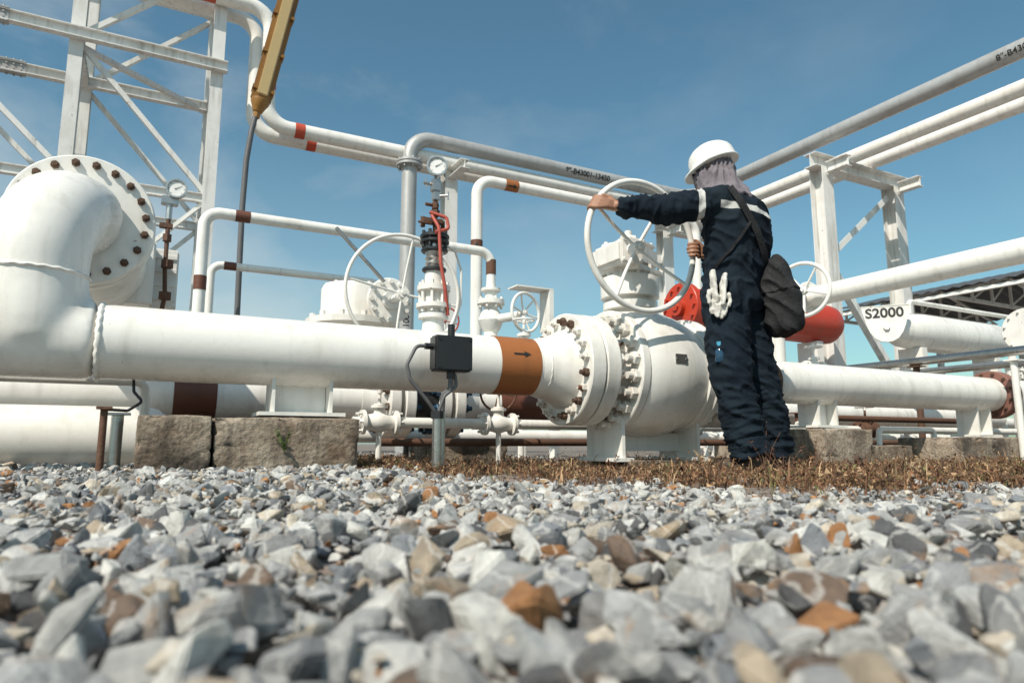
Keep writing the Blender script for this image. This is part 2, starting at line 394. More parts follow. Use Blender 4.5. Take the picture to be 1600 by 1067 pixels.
vs=[];fs=[];cs=[];o=0
cnt=0
while cnt<32000:
    d=rng.uniform(1.9,5.6); r=rng.uniform(-1.5,.85*d+.4)
    e=edge(r,d)
    if e>.25 and rng.uniform()>.5*(1-e)+.015: continue
    w=C(r,d)
    k=noise.noise(V((w.x*2.6,w.y*2.6,0)))*.55+noise.noise(V((w.x*8,w.y*8,5)))*.35+.5
    if rng.uniform()>k*2.6-.5: continue
    if d>4 and rng.uniform()>.35: continue
    tall=rng.uniform()<.03
    h=(rng.uniform(.07,.13) if tall else rng.uniform(.012,.062)*(.5+k)); a=rng.uniform(0,6.28); ln=rng.uniform(.2,1.7)*h*(.6 if tall else 1); wd=rng.uniform(.0009,.0024)
    if r<-.3: h*=.6
    dx,dy=math.cos(a),math.sin(a); px,py=-dy*wd,dx*wd
    b0=np.array([w.x,w.y,-.01-.02*e+lift(r,d)]); m1=b0+np.array([dx*ln*.4,dy*ln*.4,h*.7]); t1=b0+np.array([dx*ln,dy*ln,h*rng.uniform(.5,1.1)])
    P=np.array([px,py,0])
    v=np.array([b0-P,b0+P,m1-P,m1+P,t1]); f=np.array([[0,1,3],[0,3,2],[2,3,4]])
    for q_ in range(rng.integers(0,4)):
        q=rng.uniform(.002,.007); t_=rng.uniform(); base=m1*(1-t_)+t1*t_; lv=base+rng.normal(size=(3,3))*q; nn=len(v); v=np.vstack([v,lv]); f=np.vstack([f,[[nn,nn+1,nn+2]]])
    vs.append(v); fs.append(f+o); o+=len(v)
    col=np.array([(.25,.135,.07),(.15,.07,.035),(.42,.28,.16),(.08,.045,.028),(.14,.14,.05)][rng.choice(5,p=[.3,.28,.17,.19,.06])])*rng.uniform(.6,1.3)
    cs.append(np.tile(np.append(col,1),(len(v),1))); cnt+=1
meshobj('dry_grass',vs,fs,cs,'drygrass','low brown dried weeds and twigs on bare soil','dry grass')
# ------------------------------------------------------------------ MAIN PIPELINE
PY,PZ,PR=3.2,.55,.152
pl=thing('pipeline','thick white pipeline with elbow, bolted flanges and orange flow band','pipeline',(0.4,PY,0))
bm=BM(); cyl(bm,(-.19,PY,PZ),(1.84,PY,PZ),PR,seg=64); finish(bm,'pipe',pl,'white_clean')
EX=-.32; TX=-.43; EZ=1.13
bm=BM(); cyl(bm,(-2.2,PY,PZ),(-.2,PY,PZ),.158,seg=48)
tube(bm,[(TX+.02,PY,PZ-.02)]+[(TX+.012*(1-k/3),PY,z) for k,z in enumerate((.62,.68,.74,.8))]+rpath([(TX,PY-.0,.815),(TX,PY,EZ),(EX,3.50,EZ)],.285,16)[1:],[.175,.19,.19,.186,.184]+[.184]*18,48)
bm=voxel(bm,.011,34,.7); finish(bm,'elbow',pl,'white_clean',ang=9)
def weld(parent,c,ax,r,w=.011):
    bm=BM(); c=V(c); axx,a,b=frame(ax); seg=90; pr=[(-w,r-.002),(-w*.5,r+.005),(0,r+.007),(w*.5,r+.005),(w,r-.002)]; rows=[]
    for t,q in pr: 
        rows.append([bm.verts.new(c+axx*(t+.002*math.sin(i*1.7))+(a*math.cos(6.2832*i/seg)+b*math.sin(6.2832*i/seg))*(q+.0015*random.random()+(.001 if i%3==0 else 0))) for i in range(seg)])
    for i in range(4): bridge(bm,rows[i],rows[i+1])
    return finish(bm,'weld_bead',parent,'white')
weld(pl,(-.19,PY,PZ),X,.154); weld(pl,(TX,PY,.80),Z,.184,.008); weld(pl,(1.86,PY,PZ),X,.156,.008)
band(pl,(1.565,PY,PZ),(1.80,PY,PZ),PR,'orange')
arrow(pl,(1.685,PY,PZ),X,(-0.0,-.95,.31),(0,.31,.95),PR+.002,.10,.03)
flange(pl,(EX,3.48,EZ),Y,.295,.07,20,.255,.018,side=-1)
flange(pl,(EX,3.57,EZ),Y,.295,.07,20,.255,.018,side=1,bolts=False)
flange(pl,(2.01,PY,PZ),X,.31,.09,20,.262,.024,side=-1,back=.12,bmat=['rustbolt','whitebolt','whitebolt'],neck=[(-.19,PR+.001),(-.13,.165),(-.04,.20),(0,.222)])
flange(pl,(3.09,PY,PZ),X,.31,.09,20,.262,.024,side=1,back=.12,neck=[(.09,.215),(.16,.19),(.26,.155),(.3,PR)])
bm=BM(); cyl(bm,(3.27,PY,PZ),(6.25,PY,PZ),PR-.01,seg=64); finish(bm,'pipe',pl,'white_clean')
weld(pl,(3.62,PY,PZ),X,PR-.008,.012)
band(pl,(3.54,PY,PZ),(3.605,PY,PZ),PR-.01,'rust','rust_stain')
flange(pl,(6.26,PY,PZ),X,.20,.05,12,.172,.014,side=-1,mat='redbrown',bmat='rustbolt')
flange(pl,(6.33,PY,PZ),X,.20,.05,12,.172,.014,side=1,mat='redbrown',bmat='blue')
bm=BM(); cyl(bm,(6.38,PY,PZ),(9.5,PY,PZ),PR-.01,seg=48); finish(bm,'pipe',pl,'white_clean')
def saddle(parent,x0,x1,y,top,bot,w=.2):
    bm=BM(); xm=(x0+x1)/2
    box(bm,(xm,y,bot+.008),(x1-x0+.10,w+.06,.016)); box(bm,(x0+.01,y,(top+bot)/2+.008),(.014,w,top-bot-.004)); box(bm,(x1-.01,y,(top+bot)/2+.008),(.014,w,top-bot-.004)); box(bm,(xm,y,(top+bot)/2+.008),(x1-x0-.04,.014,top-bot-.004))
    return finish(bm,'pipe_saddle',parent,'white')
saddle(pl,.47,.74,PY,.43,.262,.17)
saddle(pl,4.0,4.2,PY,.43,.25,.17); saddle(pl,5.9,6.1,PY,.43,.2,.17)
# ------------------------------------------------------------------ BALL VALVE
bv=thing('ball_valve','large white flanged ball valve with gearbox and big hand wheel','valve',(2.5,PY,0))
flange(bv,(2.108,PY,PZ),X,.31,.09,20,.262,.034,bmat='whitebolt',side=1,back=.02)
flange(bv,(2.305,PY,PZ),X,.352,.055,20,.302,.037,bmat='whitebolt',side=-1,back=.02)
bm=BM(); lathe(bm,(2.20,PY,PZ),X,[(0,.21),(.10,.225),(.105,.25),(.16,.25),(.163,.346),(.19,.355),(.23,.363),(.30,.370),(.37,.370),(.44,.364),(.50,.35),(.56,.33),(.60,.32),(.605,.335),(.655,.335),(.66,.22),(.80,.20)],80)
finish(bm,'valve_body',bv,'white_clean',ang=.5)
flange(bv,(2.857,PY,PZ),X,.345,.04,20,.298,.036,bmat='whitebolt',side=1,back=.02)
flange(bv,(2.99,PY,PZ),X,.31,.09,20,.262,.034,bmat='whitebolt',side=-1,back=.02)
bm=BM(); box(bm,(2.55,2.829,.60),(.08,.006,.05)); 
for dx in (-.033,.033): cyl(bm,(2.55+dx,2.828,.60),(2.55+dx,2.822,.60),.004,seg=8)
finish(bm,'name_plate',bv,'chrome')
bm=BM()
for xx in (2.30,2.84):
    box(bm,(xx,PY,.16),(.02,.34,.22)); box(bm,(xx,PY,.055),(.12,.36,.02))
box(bm,(2.57,PY,.15),(.52,.03,.10)); finish(bm,'support_foot',bv,'white')
bm=BM(); SXx=2.5
lathe(bm,(SXx,PY,.88),Z,[(0,.10),(.04,.10),(.045,.16),(.085,.16),(.09,.12),(.11,.12),(.115,.172),(.21,.175),(.235,.168),(.24,.14),(.26,.14)],40)
for i in range(10):
    t=i*math.pi/5; cyl(bm,(SXx+.148*math.cos(t),PY+.148*math.sin(t),1.105),(SXx+.148*math.cos(t),PY+.148*math.sin(t),1.14),.014,seg=6)
finish(bm,'bonnet',bv,'white')
bm=BM(); rz=Matrix.Rotation(.38,3,'Z')
box(bm,(SXx,PY,1.15),(.30,.30,.03),rz,bev=.006)
box(bm,(SXx,PY,1.235),(.27,.27,.15),rz,bev=.03); box(bm,(SXx,PY,1.318),(.24,.24,.022),rz,bev=.006)
lathe(bm,(SXx,PY,1.325),Z,[(0,.085),(.025,.08),(.03,.05),(.055,.045),(.06,.022),(.09,.022)],20)
box(bm,(2.36,3.15,1.225),(.14,.30,.14),None,bev=.022); box(bm,(2.36,2.995,1.225),(.15,.02,.15),None,bev=.005); cyl(bm,(2.355,2.99,1.225),(2.28,2.82,1.19),.021,seg=12)
for sx in (-1,0,1):
    for sy in (-1,0,1):
        if sx==0 and sy==0: continue
        p=V((SXx,PY,1.329))+rz@V((.098*sx,.098*sy,0)); cyl(bm,p-Z*.01,p+Z*.014,.012,seg=6)
        p=V((SXx,PY,1.165))+rz@V((.14*sx,.14*sy,0)); cyl(bm,p-Z*.01,p+Z*.02,.012,seg=6)
for sx in (-1,1):
    for sz in (-1,1): cyl(bm,(2.36+.058*sx,2.986,1.225+.058*sz),(2.36+.058*sx,2.972,1.225+.058*sz),.010,seg=6)
finish(bm,'gearbox',bv,'white')
handwheel(bv,(2.28,2.8,1.19),Y,.355,.0165,4,.05,.55,.034)
# ------------------------------------------------------------------ CONCRETE BLOCKS
def block(c,s,label,chips=.006,rot=0,sub=30):
    bm=BM(); bmesh.ops.create_cube(bm,size=1); bmesh.ops.scale(bm,vec=s,verts=bm.verts)
    bmesh.ops.subdivide_edges(bm,edges=bm.edges,cuts=sub,use_grid_fill=True)
    for v in bm.verts:
        p=v.co+V(c); k=noise.noise(p*5)*chips+noise.noise(p*25)*chips*.5
        fl=[abs(abs(v.co[i])-s[i]/2)<1e-4 for i in range(3)]; e=sum(fl)
        n=V([math.copysign(1,v.co[i]) if fl[i] else 0 for i in range(3)])
        near=sorted([s[i]/2-abs(v.co[i]) for i in range(3)])[1]
        chip=max(0,noise.noise(p*9+V((3,1,7)))+noise.noise(p*22)*.4-.12)*.10*max(0,1-near/.03)
        crack=.010*max(0,1-abs(noise.noise(V((p.x*3,p.y*3,p.z*3+9))))*34) if not (fl[2]) else 0
        v.co+=n.normalized()*(k-(.004 if e>=2 else 0)-chip-crack)
    bm.transform(Matrix.Rotation(rot,4,'Z')); bm.transform(Matrix.Translation(V(c)))
    return finish(bm,'concrete_block',None,'concrete',label=label,category='concrete block',group='concrete pipe support blocks',ang=.9)
block((.10,3.20,.105),(.265,.5,.29),'cracked weathered concrete block under white pipe')
block((.53,3.20,.10),(.585,.48,.295),'stained brown concrete support block under pipe saddle')
block((2.57,3.2,-.01),(.5,.4,.12),'low concrete pad beneath the big ball valve')
block((4.1,3.2,.10),(.5,.45,.28),'concrete support block under the white pipe')
block((6.0,3.2,.08),(1.3,.5,.22),'long low concrete plinth under pipe end')
block((1.95,4.5,.05),(.5,.6,.2),'low concrete block under secondary pipeline')
block((5.2,4.6,.08),(1.0,.5,.2),'low concrete plinth beside rusty pipes')
block((4.9,3.35,.05),(.5,.3,.16),'small worn concrete block beside pipe')
# ------------------------------------------------------------------ SECONDARY PIPELINE behind
p2=thing('secondary_pipeline','lower white pipeline with blue bolted flanges and dark bands','pipeline',(1,4.3,0))
bm=BM(); cyl(bm,(-3,4.3,.42),(1.42,4.3,.42),.135,seg=40); finish(bm,'pipe',p2,'white_clean')
bm=BM(); cyl(bm,(1.9,4.3,.42),(8.5,4.3,.42),.11,seg=40); finish(bm,'pipe',p2,'white_clean')
band(p2,(.12,4.3,.42),(.34,4.3,.42),.135,'brown'); band(p2,(-1.2,4.3,.42),(-1.0,4.3,.42),.135,'brown'); band(p2,(2.15,4.3,.42),(2.6,4.3,.42),.11,'brown')
flange(p2,(1.32,4.3,.42),X,.24,.07,12,.195,.024,bmat='rustbolt',side=-1,neck=[(-.15,.14),(-.05,.16),(0,.17)])
flange(p2,(1.42,4.3,.42),X,.24,.07,12,.195,.024,bmat='blue',side=1)
flange(p2,(1.66,4.3,.42),X,.24,.07,12,.195,.028,bmat='blue',side=-1)
flange(p2,(1.76,4.3,.42),X,.24,.07,12,.195,.028,bmat='blue',side=1,neck=[(.07,.16),(.15,.13),(.22,.11)])
bm=BM(); cyl(bm,(1.49,4.3,.42),(1.66,4.3,.42),.17,seg=32); finish(bm,'valve_body',p2,'black')
p3=pipe('ground_pipe',[(-4,3.95,.165),(.0,3.95,.165)],.16,.1,'white_clean','thick dirty white pipe lying low on the gravel')
bm=BM(); lathe(bm,(0,3.95,.165),X,[(0,.16),(.05,.15),(.1,.11),(.12,.04)],36); finish(bm,'end_cap',p3,'white_clean')
def lowpipe(pts,r,R,mat,label,name='service_pipe'):
    return pipe(name,pts,r,R,mat,label,group='low service pipes')
lowpipe([(-3,4.75,.60),(-.35,4.75,.60),(-.35,4.75,.52),(1.0,4.75,.52)],.033,.035,'tan','tan painted elbowed service pipe behind pipeline')
lowpipe([(-3,3.55,.42),(-.02,3.55,.42),(.0,3.55,.05)],.02,.04,'white','thin white service pipe beside concrete block')
lowpipe([(1.0,3.75,.26),(9,3.75,.26)],.03,.05,'white','thin white service pipe running low behind valve')
lowpipe([(1.2,3.9,.15),(9,3.9,.15)],.024,.05,'rust','rusty thin service pipe near the ground')
lowpipe([(-2,4.9,.2),(9,4.9,.2)],.05,.05,'white','weathered white pipe near the ground')
lowpipe([(3,5.1,.42),(12,5.1,.42)],.07,.05,'white','white service pipe behind the plinth')
lowpipe([(4.45,3.55,.02),(4.45,3.55,.34),(6.6,3.55,.34)],.024,.04,'rust','short rusty elbowed pipe beside plinth')
lowpipe([(4.9,3.3,.08),(4.9,3.3,.25),(5.6,3.3,.25),(5.6,3.3,.05)],.02,.04,'white','small white pipe loop under pipeline')
lowpipe([(-.3,5.0,.02),(-.3,5.0,.42),(1.3,5.0,.42),(1.3,5.0,.02)],.03,.06,'white','small white looped pipe behind the pipeline')
lowpipe([(2.0,5.3,.0),(2.0,5.3,.75),(2.9,5.3,.75),(2.9,5.3,.0)],.035,.08,'white','small white looped pipe behind the pipeline')
lowpipe([(4.2,4.0,.0),(4.2,4.0,.6),(4.2,5.6,.6)],.03,.06,'chrome','bare metal elbowed service pipe behind pipeline')
lowpipe([(5.4,5.0,.0),(5.4,5.0,.95),(7.4,5.0,.95),(7.4,5.0,.3)],.04,.08,'white','raised white service pipe behind the pipeline')
lowpipe([(6.6,4.6,.55),(10.5,4.6,.55)],.05,.08,'rust','rusty service pipe behind the pipeline end')
lowpipe([(2.6,5.5,.0),(2.6,5.5,1.02),(5.2,5.5,1.02),(5.2,5.5,.1)],.045,.1,'white','raised white service pipe behind the big valve')
lowpipe([(1.75,5.0,.0),(1.75,5.0,.92),(2.35,5.0,.92),(2.35,5.0,.1)],.022,.06,'greydark','thin dark conduit loop behind the pipeline')
def post(x,y,h,r,mat,label):
    bm=BM(); cyl(bm,(x,y,-.04),(x,y,h),r,seg=16); box(bm,(x,y,h+.005),(r*4,r*4,.01)); return finish(bm,'support_post',None,mat,label=label,category='post',group='small support posts')
post(-.145,3.02,.27,.013,'rust','short rusty steel post beside concrete block')
post(-.11,3.35,.26,.024,'chrome','short metal riser post beside concrete block')
post(5.0,4.1,.4,.03,'rust','short rusty post beside pipeline')
post(6.12,2.92,.80,.026,'white','thin white steel post beside pipe end')
bm=BM(); tube(bm,rpath([(-.06,3.2,.41),(-.055,3.18,.35),(-.02,3.16,.31),(-.07,3.12,.27),(-.14,3.03,.27)],.02,5),.006,10); finish(bm,'cable',None,'black',label='short black earthing cable under the pipe',category='cable')
def inline(x,y,z,s,mat,wh,label,vert=True):
    e=thing('inline_valve',label,'valve',(x,y,0),'small inline valves')
    bm=BM(); lathe(bm,(x-.13*s,y,z),X,[(0,.085*s),(.025*s,.085*s),(.03*s,.05*s),(.08*s,.06*s),(.13*s,.075*s),(.18*s,.06*s),(.23*s,.05*s),(.235*s,.085*s),(.26*s,.085*s)],20)
    cyl(bm,(x,y,z),(x,y,z+.13*s),.04*s,seg=12); lathe(bm,(x,y,z+.1*s),Z,[(0,.06*s),(.02*s,.06*s)],16); cyl(bm,(x,y,z+.1*s),(x,y,z+.24*s),.012*s,seg=8)
    for k in range(6):
        for dx in (-.145,.145):
            yy=y+.068*s*math.cos(k*1.047); zz=z+.068*s*math.sin(k*1.047); cyl(bm,(x+dx*s-.012*s,yy,zz),(x+dx*s+.012*s,yy,zz),.011*s,seg=6)
    finish(bm,'valve_body',e,mat)
    if wh: handwheel(e,(x,y,z+.24*s),Z if vert else (.25,.95,.15),.09*s if vert else .14*s,.009*s,4,.0,.2,.018*s,wh)
    else:
        bm=BM(); box(bm,(x+.08*s,y,z+.235*s),(.2*s,.03*s,.01*s)); finish(bm,'lever',e,'redhose')
    bm=BM(); cyl(bm,(x,y,-.02),(x,y,z-.05*s),.02*s,seg=10); finish(bm,'support_leg',e,'white')
random.seed(3)
for i,(x,y,z,s,mt_,wh) in enumerate([(.75,4.75,.52,.8,'tan','white'),(-.1,5.0,.42,.8,'white','white'),(.5,5.0,.42,.7,'white','greydark'),(1.9,3.75,.26,.8,'white','rust'),(3.4,3.75,.26,.8,'white','white'),(3.9,3.75,.26,.7,'blue','white'),(4.7,3.75,.26,.8,'white',None),
    (5.4,3.75,.26,.8,'rust','white'),(5.0,5.1,.42,1.2,'white','white'),(6.3,5.1,.42,1.2,'white','greydark'),(6.4,5.0,.95,1.0,'white','white'),(7.3,4.6,.55,1.2,'white','white'),(8.2,5.1,.42,1.2,'blue','white'),(2.45,5.3,.75,1.0,'white','rust'),(-1.0,4.75,.60,.8,'tan','white'),(4.2,4.6,.6,.9,'white','white'),
    (3.05,5.5,1.02,1.1,'white','white'),(3.95,5.5,1.02,1.2,'white','greydark'),(2.05,5.0,.92,.8,'white','redhose'),(1.15,3.75,.26,.8,'white','white'),(2.75,3.75,.26,.7,'rust','white')]):
    inline(x,y,z,s,mt_,wh,'small flanged inline valve on a thin service pipe',i%3!=0 or i>21)
# ------------------------------------------------------------------ JUNCTION BOX + STAND
jb=thing('junction_box','black junction box with grey conduits on a steel post','junction box',(1.19,2.93,0))
jx,jy,jz=1.235,2.93,.555
bm=BM(); box(bm,(jx,jy,jz),(.185,.08,.165),bev=.008); box(bm,(jx,jy-.043,jz),(.177,.012,.157),bev=.003)
for dx in (-.075,.075):
    for dz in (-.065,.065): cyl(bm,(jx+dx,jy-.047,jz+dz),(jx+dx,jy-.054,jz+dz),.006,seg=10)
finish(bm,'enclosure',jb,'black')
bm=BM(); cyl(bm,(1.175,2.94,-.04),(1.175,2.94,.28),.022,seg=20); cyl(bm,(1.21,2.97,-.04),(1.21,2.97,.29),.016,seg=20); finish(bm,'post',jb,'chrome')
bm=BM()
tube(bm,rpath([(jx,jy,jz-.09),(jx,jy,jz-.17),(1.21,2.96,.37),(1.21,2.97,.28)],.03,5),.013,12)
tube(bm,rpath([(jx-.09,jy,jz+.03),(jx-.17,jy,jz+.03),(jx-.215,jy,jz-.06),(jx-.20,jy,.43),(jx-.11,jy,.33),(1.175,2.94,.27)],.035,6),.0085,12)
tube(bm,rpath([(jx+.02,jy,jz-.09),(jx+.03,jy,jz-.15),(jx-.03,jy,.36),(1.175,2.94,.27)],.03,5),.008,12)
finish(bm,'conduit',jb,'greydark')
bm=BM()
cyl(bm,(jx-.087,jy,jz+.03),(jx-.13,jy,jz+.03),.016,seg=6); cyl(bm,(jx,jy,jz-.078),(jx,jy,jz-.115),.02,seg=6); cyl(bm,(jx,jy,jz+.078),(jx,jy,jz+.14),.017,seg=12); cyl(bm,(1.175,2.94,.255),(1.175,2.94,.29),.03,seg=6)
finish(bm,'cable_gland',jb,'black')
# ------------------------------------------------------------------ gauges
def gauge(parent,c,ax,R):
    c=V(c); ax=V(ax).normalized(); bm=BM(); lathe(bm,c,ax,[(-.035,R*.85),(-.03,R*.98),(0,R),(.004,R*1.08),(.014,R*1.08),(.014,R*.9),(.004,R*.9)],40,cap=False)
    _,a,b=frame(ax); r0=ring(bm,c-ax*.035,a,b,R*.85,R*.85,40); bm.faces.new(r0); g=finish(bm,'pressure_gauge',parent,'chrome')
    bm=BM(); cyl(bm,c+ax*.002,c+ax*.005,R*.9,seg=40); finish(bm,'dial',g,'dial')
    bm=BM(); s=Z.cross(ax).normalized(); u=ax.cross(s)
    for i in range(25):
        t=math.radians(-135+i*270/24); d=s*math.sin(t)+u*math.cos(t); tt=s*math.cos(t)-u*math.sin(t); L=.78 if i%4 else .68; wv=.0006 if i%4 else .0012
        o=c+ax*.0065; bm.faces.new([bm.verts.new(p) for p in (o+d*R*L-tt*wv,o+d*R*L+tt*wv,o+d*R*.86+tt*wv,o+d*R*.86-tt*wv)])
    t=math.radians(60); d=s*math.sin(t)+u*math.cos(t); tt=s*math.cos(t)-u*math.sin(t); o=c+ax*.008
    bm.faces.new([bm.verts.new(p) for p in (o-d*R*.2-tt*.003,o-d*R*.2+tt*.003,o+d*R*.7+tt*.0008,o+d*R*.7-tt*.0008)])
    finish(bm,'needle',g,'ink',smooth=False)
gx,gy=1.405,3.6
st=thing('gauge_stack','pressure gauge on rusty stem above black flanged fitting','pressure gauge',(gx,gy,.4))
FACE=V((-.33,-.94,.0))
gauge(st,(gx-.005,gy-.03,1.75),FACE,.056)
bm=BM(); cyl(bm,(gx,gy,1.70),(gx,gy,1.66),.012,seg=8); box(bm,(gx,gy,1.64),(.055,.05,.075),bev=.006); cyl(bm,(gx-.03,gy,1.645),(gx-.075,gy,1.645),.009,seg=10); cyl(bm,(gx-.06,gy,1.62),(gx-.06,gy,1.67),.006,seg=8)
box(bm,(gx+.005,gy,1.575),(.045,.045,.05),bev=.004); cyl(bm,(gx+.02,gy-.02,1.575),(gx+.06,gy-.05,1.575),.008,seg=8); cyl(bm,(gx+.06,gy-.05,1.55),(gx+.06,gy-.05,1.60),.005,seg=8); finish(bm,'needle_valve',st,'chrome')
bm=BM(); cyl(bm,(gx,gy,1.60),(gx,gy,1.34),.013,seg=12); cyl(bm,(gx,gy,1.535),(gx,gy,1.50),.021,seg=8); cyl(bm,(gx,gy,1.49),(gx,gy,1.455),.027,seg=6)
cyl(bm,(gx-.06,gy,1.52),(gx+.02,gy,1.52),.011,seg=8); box(bm,(gx-.02,gy,1.42),(.12,.05,.03),bev=.004); cyl(bm,(gx-.075,gy,1.38),(gx-.075,gy,1.44),.014,seg=6); cyl(bm,(gx+.05,gy,1.37),(gx+.05,gy,1.43),.012,seg=6)
cyl(bm,(gx-.11,gy-.02,1.40),(gx-.03,gy-.02,1.40),.007,seg=8); finish(bm,'stem',st,'rust')
bm=BM(); disc(bm,(gx,gy,1.315),Z,.085,.025); disc(bm,(gx,gy,1.285),Z,.085,.022); disc(bm,(gx,gy,1.235),Z,.078,.02); disc(bm,(gx,gy,1.12),Z,.07,.022); cyl(bm,(gx,gy,1.13),(gx,gy,1.33),.035)
for i in range(8):
    t=i*math.pi/4; cyl(bm,(gx+.068*math.cos(t),gy+.068*math.sin(t),1.26),(gx+.068*math.cos(t),gy+.068*math.sin(t),1.36),.010,seg=6)
finish(bm,'flange',st,'black')
bm=BM(); lathe(bm,(gx,gy,1.12),Z,[(0,.05),(.02,.055),(.03,.045),(.045,.055),(.06,.045),(.075,.055),(.09,.046),(.11,.055),(.17,.05)],24); finish(bm,'fitting',st,'chrome')
bm=BM(); lathe(bm,(gx,gy,.5),Z,[(0,.12),(.26,.12),(.27,.065),(.34,.06),(.345,.085),(.37,.085),(.375,.055),(.40,.055),(.405,.1),(.43,.1),(.435,.06),(.5,.058),(.505,.095),(.535,.095),(.54,.058),(.62,.05)],32)
for i in range(8):
    t=i*math.pi/4+.3; cyl(bm,(gx+.078*math.cos(t),gy+.078*math.sin(t),.88),(gx+.078*math.cos(t),gy+.078*math.sin(t),1.06),.010,seg=6)
finish(bm,'valve_body',st,'white')
bm=BM(); tube(bm,rpath([(gx-.04,gy-.05,1.44),(gx-.01,gy-.09,1.36),(gx+.0,gy-.1,1.15),(gx+.03,gy-.1,1.0),(gx+.06,gy-.07,.86)],.08,6),.010,12); tube(bm,rpath([(gx-.05,gy-.04,1.46),(gx+.04,gy-.08,1.43),(gx+.05,gy-.09,1.36),(gx-.03,gy-.09,1.33)],.025,6),.010,10); finish(bm,'hose',st,'redhose')
bm=BM(); tube(bm,[(gx+.03,gy-.02,1.3),(gx+.13,gy,1.26),(gx+.17,gy,1.15),(gx+.17,gy,.95),(gx+.12,gy,.8)],.007,10); finish(bm,'tubing',st,'white')
# ------------------------------------------------------------------ drum valve with big wheel
dv=thing('gate_valve','white drum bodied valve with large thin hand wheel','valve',(1.2,4.5,0))
bm=BM(); lathe(bm,(1.18,4.5,.42),Z,[(0,.16),(.48,.16),(.49,.31),(.53,.31),(.535,.215),(.74,.215),(.77,.20),(.775,.06),(.8,.06)],48)
for i in range(12):
    t=i*math.pi/6; cyl(bm,(1.18+.27*math.cos(t),4.5+.27*math.sin(t),.95),(1.18+.27*math.cos(t),4.5+.27*math.sin(t),.985),.02,seg=6)
for i in range(10):
    t=i*math.pi/5; cyl(bm,(1.18+.18*math.cos(t),4.5+.18*math.sin(t),1.17),(1.18+.18*math.cos(t),4.5+.18*math.sin(t),1.20),.014,seg=6)
finish(bm,'valve_body',dv,'white')
bm=BM(); disc(bm,(1.34,4.2,1.06),Y,.15,.03); cyl(bm,(1.34,4.22,1.06),(1.30,4.4,1.06),.10,seg=24); cyl(bm,(1.34,4.2,1.06),(1.36,4.05,1.06),.025,seg=12); cyl(bm,(1.34,4.2,1.06),(1.345,4.17,1.06),.06,seg=20)
for i in range(12):
    t=i*math.pi/6; cyl(bm,(1.34+.125*math.cos(t),4.2,1.06+.125*math.sin(t)),(1.34+.125*math.cos(t),4.18,1.06+.125*math.sin(t)),.015,seg=6)
finish(bm,'gearbox',dv,'white')
handwheel(dv,(1.37,4.02,1.08),Y,.37,.012,4,.04,.15,.03)
bm=BM(); cyl(bm,(.95,4.1,1.46),(1.25,4.05,1.14),.012,seg=10); finish(bm,'lever',dv,'chrome')
# ------------------------------------------------------------------ left valve behind elbow
lv=thing('inlet_valve','white flanged inlet valve with actuator box and pressure gauge','valve',(EX,4.1,0))
bm=BM(); lathe(bm,(EX,3.64,1.08),Y,[(0,.2),(.05,.22),(.12,.26),(.5,.26),(.58,.22),(.66,.2)],48); finish(bm,'valve_body',lv,'white')
flange(lv,(EX,4.3,1.08),Y,.29,.07,20,.25,.02,side=-1)
bm=BM(); cyl(bm,(EX,4.37,1.08),(EX,6.2,1.08),.19,seg=48); finish(bm,'pipe',lv,'white_clean')
bm=BM(); cyl(bm,(EX,5.2,.9),(EX,5.2,-.02),.09,seg=24); disc(bm,(EX,5.2,0),Z,.2,.03); finish(bm,'support_leg',lv,'white')
bm=BM(); box(bm,(-.13,4.2,1.06),(.22,.2,.36),bev=.01); box(bm,(.02,4.35,1.07),(.16,.18,.34),bev=.01); cyl(bm,(-.02,4.3,.95),(-.02,4.3,.3),.04,seg=16)
for k in range(4): box(bm,(.03,4.255,.95+.08*k),(.12,.01,.02))
finish(bm,'actuator_box',lv,'white')
gauge(lv,(.06,4.25,1.60),(-.15,-.98,.0),.053)
bm=BM(); box(bm,(.03,4.28,1.53),(.09,.05,.05),bev=.005); cyl(bm,(.04,4.28,1.56),(.04,4.28,1.52),.012,seg=8); cyl(bm,(.03,4.28,1.52),(.03,4.28,1.42),.017,seg=8); finish(bm,'needle_valve',lv,'chrome')
bm=BM(); cyl(bm,(.03,4.28,1.43),(.03,4.28,1.24),.013,seg=10); box(bm,(.02,4.28,1.38),(.07,.03,.03),bev=.003); cyl(bm,(.03,4.28,1.33),(.03,4.28,1.29),.026,seg=6)
tube(bm,rpath([(.03,4.2,1.24),(.03,4.18,1.1),(.04,4.18,.95),(.02,4.18,.8)],.04,5),.012,10); cyl(bm,(.04,4.17,1.15),(.04,4.17,1.11),.035,seg=6); cyl(bm,(.04,4.17,.97),(.04,4.17,.93),.035,seg=6); finish(bm,'stem',lv,'rust')
# ------------------------------------------------------------------ OVERHEAD PIPES
gp=pipe('grey_pipe',[(3.12,9.05,.0),(3.12,9.05,4.6),(8.53,9.05,4.6),(8.53,-4,4.6)],.11,.33,'grey','long galvanised grey overhead pipe with black stencilled line number')
bm=BM(); disc(bm,(3.12,9.05,4.12),Z,.19,.04); disc(bm,(3.12,9.05,4.17),Z,.19,.04); cyl(bm,(3.12,9.05,4.10),(3.12,9.05,4.23),.125)
for i in range(8):
    t=i*math.pi/4; cyl(bm,(3.12+.155*math.cos(t),9.05+.155*math.sin(t),4.09),(3.12+.155*math.cos(t),9.05+.155*math.sin(t),4.24),.016,seg=6)
finish(bm,'flange',gp,'grey')
lettering(gp,'8"-B43001-13450',.125,(5.75,9.05,4.6),X,(0,-.94,-.34),(0,-.34,.94),.11,.003)
lettering(gp,'8"-B43001-13450',.10,(8.53,3.86,4.6),-Y,(-.94,0,-.34),(-.34,0,.94),.11,.001)
lettering(gp,'8"-B43001',.12,(3.12,9.05,2.25),-Z,(-.34,-.94,0),(.94,-.34,0),.11,.002)
